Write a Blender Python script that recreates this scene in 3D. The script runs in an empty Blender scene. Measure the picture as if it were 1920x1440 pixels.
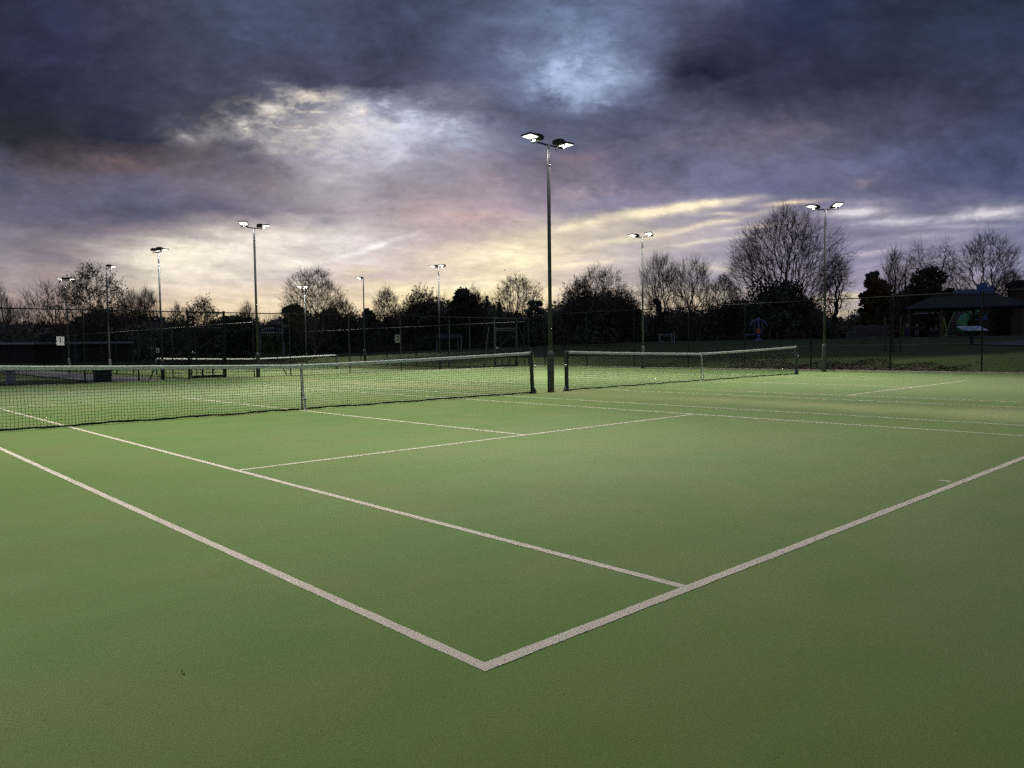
import bpy, math, random
import numpy as np
from mathutils import Vector, Matrix

R = math.radians
sc = bpy.context.scene
col = sc.collection
random.seed(7)

# ---------------------------------------------------------------- camera
CAM = np.array([-1.8756, -2.18933, 1.24046])
YAW, PITCH, ROLL, FPX = .74968, -.05009, -.01305, 1446.93      # focal length in pixels of a 1920 px wide frame


def cam_axes():
    f = np.array([math.sin(YAW) * math.cos(PITCH), math.cos(YAW) * math.cos(PITCH), math.sin(PITCH)])
    r = np.array([math.cos(YAW), -math.sin(YAW), 0.])
    u = np.cross(r, f)
    return r * math.cos(ROLL) + u * math.sin(ROLL), -r * math.sin(ROLL) + u * math.cos(ROLL), f


AR, AU, AF = cam_axes()
cd = bpy.data.cameras.new('camera')
cam = bpy.data.objects.new('camera', cd)
col.objects.link(cam)
cd.sensor_width = 36
cd.lens = FPX / 1920 * 36
cd.clip_start, cd.clip_end = .05, 3000
cam.matrix_world = Matrix(((AR[0], AU[0], -AF[0], CAM[0]), (AR[1], AU[1], -AF[1], CAM[1]),
                           (AR[2], AU[2], -AF[2], CAM[2]), (0, 0, 0, 1)))
sc.camera = cam

# ---------------------------------------------------------------- exposure
sc.view_settings.view_transform = 'Standard'
sc.view_settings.look = 'None'
sc.view_settings.exposure = 0
sc.view_settings.gamma = 1
sc.cycles.use_denoising = False
sc.cycles.max_bounces = 4
sc.cycles.diffuse_bounces = 2
sc.cycles.sample_clamp_indirect = 3

# ---------------------------------------------------------------- world: dusk sky over broken cloud
def lin(c):
    c = c / 255.
    return c / 12.92 if c <= .04045 else ((c + .055) / 1.055) ** 2.4


def rgb(r, g, b):
    return (lin(r), lin(g), lin(b), 1)


W = bpy.data.worlds.new('World')
sc.world = W
W.use_nodes = True
NT = W.node_tree
NT.nodes.clear()


class NB:
    """small node helper"""
    def __init__(s, nt):
        s.t = nt

    def n(s, typ, **kw):
        x = s.t.nodes.new(typ)
        for k, v in kw.items():
            setattr(x, k, v)
        return x

    def put(s, sock, v):
        if isinstance(v, bpy.types.NodeSocket):
            s.t.links.new(v, sock)
        else:
            sock.default_value = v

    def m(s, op, a, b=None, c=None, clamp=False):
        x = s.n('ShaderNodeMath', operation=op, use_clamp=clamp)
        s.put(x.inputs[0], a)
        if b is not None:
            s.put(x.inputs[1], b)
        if c is not None:
            s.put(x.inputs[2], c)
        return x.outputs[0]

    def mix(s, f, a, b, mode='MIX'):
        x = s.n('ShaderNodeMix', data_type='RGBA', blend_type=mode)
        s.put(x.inputs[0], f)
        s.put(x.inputs[6], a)
        s.put(x.inputs[7], b)
        return x.outputs[2]

    def rng(s, v, a, b, c, d, smooth=False):
        x = s.n('ShaderNodeMapRange', interpolation_type='SMOOTHSTEP' if smooth else 'LINEAR')
        s.put(x.inputs[0], v)
        for i, q in enumerate((a, b, c, d)):
            s.put(x.inputs[i + 1], q)
        return x.outputs[0]

    def noise(s, vec, scale, detail=4, rough=.55, dist=0, dim='3D'):
        x = s.n('ShaderNodeTexNoise', noise_dimensions=dim)
        if vec is not None:
            s.put(x.inputs['Vector'], vec)
        x.inputs['Scale'].default_value = scale
        x.inputs['Detail'].default_value = detail
        x.inputs['Roughness'].default_value = rough
        x.inputs['Distortion'].default_value = dist
        return x

    def xyz(s, x, y, z=0.):
        c = s.n('ShaderNodeCombineXYZ')
        for i, v in enumerate((x, y, z)):
            s.put(c.inputs[i], v)
        return c.outputs[0]


def build_sky():
    b = NB(NT)
    tc = b.n('ShaderNodeTexCoord')
    sep = b.n('ShaderNodeSeparateXYZ')
    NT.links.new(tc.outputs['Generated'], sep.inputs[0])
    dx, dy, dz = sep.outputs
    sy, cy = math.sin(YAW), math.cos(YAW)
    fwd = b.m('ADD', b.m('MULTIPLY', dx, sy), b.m('MULTIPLY', dy, cy))      # towards the afterglow
    side = b.m('SUBTRACT', b.m('MULTIPLY', dx, cy), b.m('MULTIPLY', dy, sy))
    fw = b.m('MAXIMUM', fwd, .12)
    u0 = b.m('DIVIDE', side, fw)
    v0 = b.m('ADD', b.m('DIVIDE', dz, fw), b.m('MULTIPLY', u0, .0131))
    # coordinates on a flat cloud sheet, so the clouds shrink and flatten towards the horizon
    zz = b.m('ADD', b.m('MAXIMUM', v0, 0.), .10)
    cx_ = b.m('DIVIDE', u0, zz)
    cy_ = b.m('DIVIDE', 1., zz)
    P = b.xyz(cx_, cy_, 0.)
    Q = b.xyz(b.m('MULTIPLY', u0, 1.), b.m('MULTIPLY', v0, 1.75), 1.3)

    def warp(vec, sc_, det, ro):
        n = b.noise(vec, sc_, det, ro)
        sp = b.n('ShaderNodeSeparateColor')
        NT.links.new(n.outputs['Color'], sp.inputs[0])
        return [b.m('SUBTRACT', o, .5) for o in sp.outputs[:3]]
    up = b.rng(v0, .10, .24, 0., 1., True)          # heaped cloud high up, flat streaked cloud low down
    wl = warp(P, 1.5, 8, .6)
    wh = warp(Q, 7.5, 8, .64)
    lowk = b.m('SUBTRACT', 1., b.m('MULTIPLY', up, .6))
    du = b.m('ADD', b.m('MULTIPLY', b.m('MULTIPLY', wl[0], .16), lowk), b.m('MULTIPLY', b.m('MULTIPLY', wh[0], .15), up))
    dv = b.m('ADD', b.m('MULTIPLY', b.m('MULTIPLY', wl[1], b.rng(v0, 0., .2, .02, .10)), lowk), b.m('MULTIPLY', b.m('MULTIPLY', wh[1], .105), up))
    u = b.m('ADD', u0, du)
    v = b.m('ADD', v0, dv)

    XS = [0, 160, 320, 480, 640, 800, 960, 1120, 1280, 1440, 1600, 1760, 1920]
    ROWS = [
        (-120, [(40, 48, 75), (43, 50, 78), (55, 64, 90), (60, 72, 100), (60, 68, 96), (62, 72, 100), (74, 86, 116), (80, 90, 122), (66, 76, 108), (44, 54, 88), (38, 48, 76), (36, 46, 72), (36, 48, 75)]),
        (0, [(38, 46, 73), (42, 47, 75), (60, 66, 92), (62, 74, 102), (62, 70, 98), (60, 70, 98), (82, 95, 126), (90, 104, 142), (80, 88, 120), (44, 54, 90), (36, 46, 74), (35, 45, 71), (35, 47, 74)]),
        (80, [(40, 44, 72), (42, 46, 78), (58, 62, 84), (62, 72, 100), (60, 68, 96), (62, 70, 98), (92, 104, 138), (110, 126, 168), (64, 70, 98), (42, 48, 80), (36, 44, 70), (37, 47, 73), (41, 53, 83)]),
        (150, [(31, 35, 55), (36, 42, 66), (55, 57, 80), (69, 71, 98), (66, 68, 94), (66, 68, 95), (98, 110, 146), (140, 158, 202), (54, 58, 86), (41, 45, 71), (40, 44, 70), (42, 48, 74), (47, 55, 83)]),
        (210, [(31, 34, 51), (36, 40, 58), (54, 56, 76), (88, 88, 104), (148, 150, 168), (134, 138, 162), (90, 95, 122), (78, 85, 114), (70, 72, 98), (62, 62, 85), (68, 68, 94), (62, 66, 96), (51, 61, 94)]),
        (250, [(36, 37, 49), (40, 41, 56), (70, 70, 88), (172, 167, 170), (196, 192, 198), (178, 182, 202), (116, 120, 146), (82, 86, 114), (88, 88, 116), (98, 92, 112), (78, 80, 108), (66, 72, 104), (57, 67, 99)]),
        (300, [(76, 74, 94), (84, 72, 84), (92, 80, 92), (118, 110, 126), (162, 158, 174), (164, 160, 180), (126, 118, 138), (112, 106, 130), (98, 98, 130), (102, 102, 132), (90, 96, 130), (74, 84, 122), (59, 71, 107)]),
        (350, [(76, 76, 99), (96, 90, 110), (100, 96, 118), (138, 125, 140), (165, 155, 166), (160, 148, 166), (150, 134, 154), (132, 122, 146), (114, 110, 140), (96, 100, 136), (98, 100, 132), (82, 88, 124), (71, 81, 119)]),
        (400, [(99, 97, 118), (100, 98, 122), (104, 102, 125), (128, 117, 136), (158, 145, 157), (176, 156, 160), (176, 156, 166), (140, 134, 160), (142, 136, 160), (140, 134, 154), (112, 108, 138), (108, 108, 140), (118, 120, 150)]),
        (440, [(121, 115, 134), (128, 118, 134), (156, 142, 150), (222, 207, 196), (222, 210, 206), (194, 177, 179), (206, 190, 174), (212, 197, 176), (184, 170, 174), (160, 150, 172), (128, 124, 156), (140, 136, 162), (110, 112, 146)]),
        (480, [(146, 134, 144), (160, 146, 150), (236, 223, 206), (240, 229, 214), (222, 208, 203), (212, 195, 184), (240, 222, 184), (212, 197, 184), (176, 164, 178), (158, 150, 174), (140, 136, 166), (138, 134, 164), (122, 122, 155)]),
        (520, [(158, 144, 148), (176, 160, 154), (230, 217, 200), (226, 212, 202), (214, 199, 190), (230, 213, 188), (240, 222, 184), (204, 188, 184), (186, 174, 184), (164, 156, 178), (160, 152, 176), (160, 152, 174), (140, 138, 168)]),
        (560, [(164, 148, 150), (188, 166, 150), (224, 202, 176), (236, 214, 180), (230, 208, 178), (254, 236, 180), (246, 226, 178), (216, 198, 184), (230, 210, 180), (190, 178, 184), (156, 150, 176), (176, 166, 178), (190, 176, 176)]),
        (605, [(172, 152, 146), (206, 172, 142), (228, 200, 156), (238, 214, 172), (238, 212, 172), (250, 220, 160), (248, 214, 156), (234, 204, 160), (222, 194, 164), (232, 205, 158), (236, 214, 170), (212, 190, 170), (200, 182, 170)]),
        (660, [(120, 105, 100), (150, 120, 95), (160, 130, 100), (165, 140, 110), (170, 140, 105), (180, 140, 90), (180, 140, 85), (170, 135, 90), (160, 130, 100), (150, 130, 105), (150, 130, 110), (140, 122, 112), (130, 115, 110)]),
    ]
    fac = b.rng(u, -960 / 1450 - .03, 960 / 1450 + .03, 0., 1.)
    outs = []
    for yy, cs in ROWS:
        cr = b.n('ShaderNodeValToRGB')
        cr.color_ramp.interpolation = 'CARDINAL'
        el = cr.color_ramp.elements
        while len(el) < len(cs):
            el.new(.5)
        for i, (x, c) in enumerate(zip(XS, cs)):
            el[i].position = ((x - 960) / 1450 + 960 / 1450 + .03) / (2 * (960 / 1450 + .03))
            el[i].color = rgb(*c)
        NT.links.new(fac, cr.inputs[0])
        outs.append(cr.outputs[0])
    vs = []
    for yy, _ in ROWS:
        d = AF - AU * (yy - 720) / FPX
        f0 = np.array([sy, cy, 0])
        vs.append(float(d[2] / (d @ f0)))
    c = outs[0]
    for i in range(1, len(outs)):
        c = b.mix(b.rng(v, vs[i - 1], vs[i], 0., 1.), c, outs[i])

    # streaks and tears in the cloud, each lying along its own line of the sky
    dlow = b.noise(b.xyz(b.m('MULTIPLY', cx_, 1.), b.m('MULTIPLY', cy_, .85), 2.), 2.1, 7, .67, .35).outputs[0]
    dhigh = b.noise(Q, 13., 7, .70, .3).outputs[0]
    detf = b.m('ADD', b.m('MULTIPLY', dlow, b.m('SUBTRACT', 1., up)), b.m('MULTIPLY', dhigh, up))
    ripple = b.noise(b.xyz(b.m('MULTIPLY', u0, 1.), b.m('MULTIPLY', v0, 2.4), 5.), 30., 6, .70, .5).outputs[0]
    ub = b.m('ADD', u0, b.m('MULTIPLY', du, .55))
    vb = b.m('ADD', v0, b.m('MULTIPLY', dv, .65))

    ul = b.m('ADD', u0, b.m('MULTIPLY', du, .22))
    vl = b.m('ADD', v0, b.m('MULTIPLY', dv, .35))

    def V(px, py):
        d = AF + AR * (px - 960) / FPX - AU * (py - 720) / FPX
        f = d @ np.array([sy, cy, 0])
        uu = float(d @ np.array([cy, -sy, 0]) / f)
        return uu, float(d[2] / f) + .0131 * uu

    rags = b.rng(detf, .35, .57, .15, 1.25)
    torn = b.rng(b.m('ADD', b.m('MULTIPLY', dhigh, .55), b.m('MULTIPLY', b.noise(Q, 27., 6, .6, .4).outputs[0], .45)), .43, .55, .05, 1.3)
    vec_low, vec_flat = b.xyz(ub, vb, 0.), b.xyz(ul, vl, 0.)

    # small broken flakes of high cloud catching the light
    flake = b.rng(b.noise(b.xyz(u0, b.m('MULTIPLY', v0, 2.3), 8.), 34., 6, .64, .25).outputs[0], .49, .60, 0., 1.15)
    curd = b.rng(b.noise(b.xyz(u0, b.m('MULTIPLY', v0, 1.5), 11.), 17., 7, .66, .3).outputs[0], .46, .56, 0., 1.1)

    def band(c, x0, y0, x1, y1, th, colr, st, src=None):
        """soft streak of cloud or light between two points of the sky"""
        a, e = V(x0, y0), V(x1, y1)
        flat = y0 > 370 and y1 > 330       # thin high streaks are straighter than the rags of low cloud
        mp = b.n('ShaderNodeMapping', vector_type='TEXTURE')
        NT.links.new(vec_flat if flat else vec_low, mp.inputs[0])
        mp.inputs['Location'].default_value = ((a[0] + e[0]) / 2, (a[1] + e[1]) / 2, 0)
        mp.inputs['Rotation'].default_value = (0, 0, math.atan2((e[1] - a[1]) * (1 if e[0] > a[0] else -1), abs(e[0] - a[0])))
        mp.inputs['Scale'].default_value = (math.hypot(e[0] - a[0], e[1] - a[1]) / 2 * 1.65, th / FPX * (2.1 if flat else 2.6), 1)
        g = b.n('ShaderNodeTexGradient', gradient_type='QUADRATIC_SPHERE')
        NT.links.new(mp.outputs[0], g.inputs[0])
        k = b.m('MULTIPLY', b.m('MULTIPLY', g.outputs[1], st * (1.3 if flat else 1.0)), src or (rags if flat or y0 > 300 else torn), clamp=True)
        return b.mix(k, c, rgb(*colr))

    cream, white, pink, slate, blue = (252, 238, 198), (228, 220, 220), (196, 164, 162), (78, 80, 108), (150, 172, 214)
    for a in (
        # dark rags and undersides
        (150, 395, 420, 410, 16, (88, 88, 112), .7), (330, 372, 470, 405, 14, (90, 88, 112), .6), (560, 408, 670, 430, 17, (124, 114, 136), .5),
        (0, 345, 70, 352, 18, (64, 68, 96), .7), (950, 375, 1010, 330, 26, (118, 112, 138), .5), (1180, 352, 1330, 330, 16, (98, 98, 130), .6),
        (380, 265, 520, 292, 30, (78, 78, 100), .8), (690, 205, 785, 248, 20, (110, 112, 136), .7), (420, 215, 570, 205, 16, (64, 66, 90), .8),
        (1130, 110, 1200, 130, 22, (70, 76, 104), .7), (880, 225, 1000, 240, 22, (84, 88, 116), .7), (990, 225, 1120, 215, 16, (74, 80, 108), .7),
        (680, 360, 760, 378, 14, (140, 126, 148), .6), (1000, 345, 1080, 372, 16, (126, 120, 146), .6), (300, 440, 420, 455, 10, (120, 112, 130), .5),
        (20, 250, 330, 265, 34, (38, 39, 54), .75), (200, 215, 380, 225, 30, (46, 48, 66), .7), (330, 195, 400, 240, 20, (58, 58, 76), .7),
        # pink undersides
        (160, 306, 330, 320, 10, (118, 94, 94), .7), (800, 412, 960, 400, 12, (200, 166, 164), .8), (1000, 305, 1180, 300, 14, (140, 116, 128), .5),
        (1180, 285, 1420, 245, 12, (104, 96, 116), .6), (1440, 205, 1600, 262, 14, (98, 92, 108), .5), (180, 430, 300, 432, 8, (160, 140, 144), .5),
        (860, 352, 960, 340, 14, (158, 134, 146), .5),
        # tears of light
        (566, 172, 604, 188, 9, (232, 220, 204), 1.25), (470, 216, 560, 205, 11, (222, 212, 202), 1.1), (480, 240, 560, 228, 9, (214, 212, 226), .9),
        (560, 236, 730, 246, 9, (230, 219, 210), .95), (640, 222, 700, 216, 8, (232, 222, 208), .8), (740, 222, 800, 232, 12, (190, 200, 226), .9),
        (500, 262, 640, 252, 12, (190, 188, 206), .8), (700, 262, 860, 262, 12, (184, 186, 206), .7), (640, 250, 820, 246, 8, (206, 204, 214), .7),
        (520, 300, 660, 292, 10, (184, 176, 188), .6), (590, 328, 700, 318, 8, (196, 188, 194), .6), (760, 300, 900, 296, 9, (172, 166, 184), .5),
        (600, 192, 636, 196, 7, (188, 182, 184), .9), (446, 238, 484, 222, 7, (216, 208, 200), 1.0), (520, 216, 548, 212, 6, (232, 220, 204), 1.1),
        (336, 246, 372, 252, 8, (170, 164, 164), .9), (800, 250, 930, 266, 12, (160, 168, 196), .8), (600, 270, 780, 290, 16, (196, 190, 202), .6),
        (1000, 160, 1090, 118, 28, (162, 182, 222), 1.3), (1080, 150, 1180, 130, 26, (160, 180, 220), 1.2), (1010, 172, 1140, 176, 20, (150, 170, 208), 1.1), (1040, 100, 1150, 90, 26, (132, 150, 192), .9),
        (1020, 30, 1130, 22, 22, (112, 130, 172), .7), (930, 110, 965, 90, 18, (116, 132, 170), .7), (1180, 140, 1230, 146, 9, (124, 136, 172), .8),
        # the glow left of the tall post
        (260, 490, 420, 470, 22, (246, 234, 208), .9), (400, 470, 640, 450, 20, (238, 226, 214), .7), (300, 520, 470, 516, 10, (240, 226, 200), .7),
        (600, 496, 785, 437, 5, (244, 236, 232), 1.1), (480, 500, 600, 496, 9, (242, 232, 216), .8), (560, 460, 700, 452, 8, (236, 226, 222), .8),
        (620, 516, 830, 520, 20, (205, 187, 180), .8), (480, 525, 600, 520, 10, (196, 180, 178), .7),
        # long streaks fanning out to the right
        (890, 480, 1070, 452, 12, cream, 1.1), (960, 450, 1180, 408, 9, (246, 232, 196), 1.1), (1120, 420, 1400, 374, 8, (252, 236, 196), 1.25),
        (1050, 474, 1250, 434, 6, (248, 234, 196), 1.1), (1230, 440, 1450, 396, 5, (238, 220, 190), 1.), (1430, 386, 1545, 374, 5, (232, 208, 178), 1.1),
        (1300, 404, 1420, 400, 4, (232, 216, 190), .7), (880, 505, 1090, 478, 7, (250, 234, 190), .9), (840, 498, 930, 484, 6, (252, 236, 200), .9),
        (1330, 432, 1500, 418, 4, (214, 200, 190), .8), (1180, 470, 1400, 440, 3.5, (226, 212, 190), .7), (980, 512, 1180, 486, 4, (240, 222, 186), .8),
        (1600, 432, 1900, 424, 4, (178, 172, 192), .8), (1640, 494, 1900, 484, 4, (172, 166, 186), .7), (1250, 462, 1480, 432, 3, (200, 188, 190), .7),
        (900, 524, 1040, 512, 4, (248, 230, 190), .8), (640, 540, 800, 528, 4, (242, 222, 184), .8), (480, 548, 640, 545, 5, (236, 216, 180), .7),
        (1590, 420, 1760, 410, 9, (206, 202, 218), 1.2), (1740, 412, 1960, 390, 10, (214, 208, 220), 1.25), (1530, 402, 1680, 392, 8, (206, 198, 208), 1.),
        (1575, 455, 1780, 442, 6, (190, 182, 200), 1.), (1585, 477, 1700, 468, 5, (188, 178, 192), .9), (1600, 345, 1650, 336, 6, (150, 132, 144), .7),
        (1560, 380, 1700, 376, 8, (160, 152, 170), .6), (1260, 500, 1420, 506, 8, (218, 204, 190), .8), (1090, 498, 1190, 490, 8, (228, 214, 196), .7),
        (820, 541, 930, 528, 9, (255, 246, 204), 1.2), (640, 512, 720, 505, 5, (240, 222, 190), .8), (700, 548, 800, 540, 8, (254, 240, 190), .9),
        (1000, 560, 1040, 556, 14, (254, 234, 180), .8), (1440, 568, 1640, 562, 9, (240, 220, 178), .7), (1560, 555, 1640, 553, 7, (244, 226, 182), .8),
        (1020, 436, 1260, 470, 14, (168, 156, 172), .35),
    ):
        c = band(c, *a)
    for a in ((450, 228, 700, 238, 36, (234, 222, 208), 1.0, flake), (640, 222, 880, 250, 34, (198, 206, 226), .9, flake), (540, 190, 640, 190, 16, (230, 220, 206), .9, curd),
              (560, 270, 820, 280, 30, (196, 190, 202), .7, flake), (985, 140, 1190, 128, 44, (166, 186, 226), .95, curd), (990, 40, 1150, 30, 30, (120, 138, 180), .7, curd),
              (270, 492, 560, 462, 30, (250, 240, 222), .9, flake), (480, 480, 700, 456, 22, (240, 230, 222), .8, flake), (960, 372, 1240, 350, 26, (176, 154, 168), .6, curd),
              (420, 300, 560, 330, 30, (100, 94, 114), .6, curd), (340, 230, 480, 270, 34, (66, 66, 86), .7, curd), (100, 380, 420, 410, 30, (86, 84, 108), .6, curd)):
        c = band(c, *a)
    # fibre and mottle of the cloud itself
    k = b.rng(detf, .35, .65, .84, 1.15)
    c = b.mix(1., c, b.xyz(k, k, k), 'MULTIPLY')
    rag = b.noise(Q, 5.2, 8, .60, .6).outputs[0]           # torn edges of the heaped cloud
    k3 = b.m('ADD', 1., b.m('MULTIPLY', b.m('SUBTRACT', b.rng(rag, .44, .56, .88, 1.09, True), 1.), up))
    c = b.mix(1., c, b.xyz(k3, k3, k3), 'MULTIPLY')
    k2 = b.rng(ripple, .36, .64, .90, 1.10)
    c = b.mix(1., c, b.xyz(k2, k2, k2), 'MULTIPLY')
    # away from the afterglow the cloud cover is plain blue-grey
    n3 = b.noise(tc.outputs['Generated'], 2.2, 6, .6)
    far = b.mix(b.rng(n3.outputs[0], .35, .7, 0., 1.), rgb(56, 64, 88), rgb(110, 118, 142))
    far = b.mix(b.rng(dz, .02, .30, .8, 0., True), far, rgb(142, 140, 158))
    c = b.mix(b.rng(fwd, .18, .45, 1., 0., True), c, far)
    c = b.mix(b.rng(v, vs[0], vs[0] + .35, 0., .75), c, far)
    # the clear twilight air behind the cloud
    st = b.n('ShaderNodeTexSky', sky_type='NISHITA')
    st.sun_disc = False
    st.sun_elevation = R(-2.0)
    st.sun_rotation = YAW - .05
    add = b.n('ShaderNodeMix', data_type='RGBA', blend_type='ADD')
    add.inputs[0].default_value = .02
    NT.links.new(c, add.inputs[6])
    NT.links.new(st.outputs[0], add.inputs[7])
    hs = b.n('ShaderNodeHueSaturation')
    hs.inputs['Saturation'].default_value = .89
    NT.links.new(add.outputs[2], hs.inputs['Color'])
    bg = b.n('ShaderNodeBackground')
    NT.links.new(hs.outputs[0], bg.inputs[0])
    bg.inputs[1].default_value = 1.0
    out = b.n('ShaderNodeOutputWorld')
    NT.links.new(bg.outputs[0], out.inputs[0])


build_sky()
W.cycles.sampling_method = 'MANUAL'
W.cycles.sample_map_resolution = 512

LAMP_POWER = 345.0

# ---------------------------------------------------------------- mesh helpers
class MB:
    """collects boxes, bars, tubes; build() links them as ONE mesh object"""
    def __init__(s):
        s.v, s.f, s.n = [], [], 0

    def add(s, verts, faces):
        s.v += [tuple(map(float, p)) for p in verts]
        s.f += [tuple(i + s.n for i in f) for f in faces]
        s.n = len(s.v)
        return s

    def box(s, x0, y0, z0, x1, y1, z1, M=None, bev=0.):
        if bev <= 0:
            p = [(x0, y0, z0), (x1, y0, z0), (x1, y1, z0), (x0, y1, z0), (x0, y0, z1), (x1, y0, z1), (x1, y1, z1), (x0, y1, z1)]
            f = [(3, 2, 1, 0), (4, 5, 6, 7), (0, 1, 5, 4), (1, 2, 6, 5), (2, 3, 7, 6), (3, 0, 4, 7)]
        else:
            e = bev
            def ring(z, i):
                return [(x0 + i, y0 + i + e, z), (x0 + i + e, y0 + i, z), (x1 - i - e, y0 + i, z), (x1 - i, y0 + i + e, z),
                        (x1 - i, y1 - i - e, z), (x1 - i - e, y1 - i, z), (x0 + i + e, y1 - i, z), (x0 + i, y1 - i - e, z)]
            p = ring(z0, e) + ring(z0 + e, 0) + ring(z1 - e, 0) + ring(z1, e)
            f = [tuple(range(7, -1, -1)), tuple(range(24, 32))]
            for k in range(3):
                f += [(k * 8 + i, k * 8 + (i + 1) % 8, k * 8 + 8 + (i + 1) % 8, k * 8 + 8 + i) for i in range(8)]
        if M is not None:
            p = [tuple(M @ Vector(q)) for q in p]
        return s.add(p, f)

    def tube(s, pts, rad, sides=8, cap=True):
        pts = [Vector(p) for p in pts]
        rad = rad if isinstance(rad, (list, tuple)) else [rad] * len(pts)
        vs, fs = [], []
        ref = None
        for i, p in enumerate(pts):
            d = (pts[min(i + 1, len(pts) - 1)] - pts[max(i - 1, 0)])
            d = d.normalized() if d.length > 1e-9 else Vector((0, 0, 1))
            if ref is None:
                ref = Vector((0, 0, 1)) if abs(d.z) < .9 else Vector((1, 0, 0))
            a = d.cross(ref)
            a = a.normalized() if a.length > 1e-6 else d.orthogonal().normalized()
            ref = a.cross(d).normalized()
            for k in range(sides):
                t = 2 * math.pi * (k + .5) / sides
                vs.append(p + (a * math.cos(t) + ref * math.sin(t)) * rad[i])
        for i in range(len(pts) - 1):
            for k in range(sides):
                k2 = (k + 1) % sides
                fs.append((i * sides + k2, i * sides + k, (i + 1) * sides + k, (i + 1) * sides + k2))
        if cap:
            fs.append(tuple(range(sides)))
            fs.append(tuple(range(len(vs) - 1, len(vs) - 1 - sides, -1)))
        return s.add(vs, fs)

    def lathe(s, prof, sides=16, c=(0, 0, 0)):
        vs, fs = [], []
        for r, z in prof:
            for k in range(sides):
                t = 2 * math.pi * k / sides
                vs.append((c[0] + r * math.cos(t), c[1] + r * math.sin(t), c[2] + z))
        for i in range(len(prof) - 1):
            for k in range(sides):
                k2 = (k + 1) % sides
                fs.append((i * sides + k, i * sides + k2, (i + 1) * sides + k2, (i + 1) * sides + k))
        fs.append(tuple(range(sides - 1, -1, -1)))
        fs.append(tuple(range(len(vs) - sides, len(vs))))
        return s.add(vs, fs)

    def quad(s, *p):
        return s.add(p, [tuple(range(len(p)))])

    def build(s, name, mat, parent=None, smooth=False):
        me = bpy.data.meshes.new(name)
        me.from_pydata(s.v, [], s.f)
        me.validate()
        return link(name, me, mat, parent, smooth)


def link(name, me, mat, parent=None, smooth=False):
    if mat is not None:
        me.materials.append(mat)
    if smooth:
        me.polygons.foreach_set('use_smooth', [True] * len(me.polygons))
    o = bpy.data.objects.new(name, me)
    col.objects.link(o)
    if parent is not None:
        o.parent = parent
    return o


def np_mesh(name, V, F):
    """mesh from numpy verts (n,3) and faces (m,k)"""
    me = bpy.data.meshes.new(name)
    k = F.shape[1]
    me.vertices.add(len(V))
    me.vertices.foreach_set('co', V.astype(np.float32).ravel())
    me.loops.add(F.size)
    me.loops.foreach_set('vertex_index', F.astype(np.int32).ravel())
    me.polygons.add(len(F))
    me.polygons.foreach_set('loop_start', np.arange(0, F.size, k, dtype=np.int32))
    me.update(calc_edges=True)
    return me


def prisms(P0, P1, r0, r1, sides=3):
    """open prisms along many straight segments at once"""
    n = len(P0)
    D = P1 - P0
    D = D / (np.linalg.norm(D, axis=1, keepdims=True) + 1e-9)
    ref = np.where(np.abs(D[:, 2:3]) < .9, np.array([[0, 0, 1.]]), np.array([[1., 0, 0]]))
    A = np.cross(D, ref)
    A /= np.linalg.norm(A, axis=1, keepdims=True) + 1e-9
    B = np.cross(D, A)
    V = np.zeros((n, 2, sides, 3))
    for k in range(sides):
        t = 2 * math.pi * k / sides
        o = A * math.cos(t) + B * math.sin(t)
        V[:, 0, k] = P0 + o * np.reshape(r0, (-1, 1))
        V[:, 1, k] = P1 + o * np.reshape(r1, (-1, 1))
    base = (np.arange(n) * 2 * sides)[:, None]
    F = []
    for k in range(sides):
        k2 = (k + 1) % sides
        F.append(np.concatenate([base + k, base + k2, base + sides + k2, base + sides + k], 1))
    return V.reshape(-1, 3), np.concatenate(F, 0)


def tag(o, label=None, cat=None, group=None, kind=None):
    for k, v in (('label', label), ('category', cat), ('group', group), ('kind', kind)):
        if v:
            o[k] = v
    return o


def empty(name, loc=(0, 0, 0), rz=0.):
    o = bpy.data.objects.new(name, None)
    col.objects.link(o)
    o.location = loc
    o.rotation_euler = (0, 0, rz)
    o.empty_display_size = .2
    return o


def copy_tree(o, parent=None):
    c = o.copy()
    col.objects.link(c)
    c.parent = parent
    for ch in [x for x in bpy.data.objects if x.parent == o]:
        copy_tree(ch, c)
    return c


def ray(px, py):
    return AF + AR * (px - 960) / FPX - AU * (py - 720) / FPX


def hit(px, py, z):
    d = ray(px, py)
    return CAM + d * ((z - CAM[2]) / d[2])


def at(px, D):
    """plan position seen in picture column px (1920 wide) at distance D along the view axis"""
    y = 647 - (px - 960) * .0131
    p = CAM + ray(px, y) * D
    return float(p[0]), float(p[1])


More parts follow.
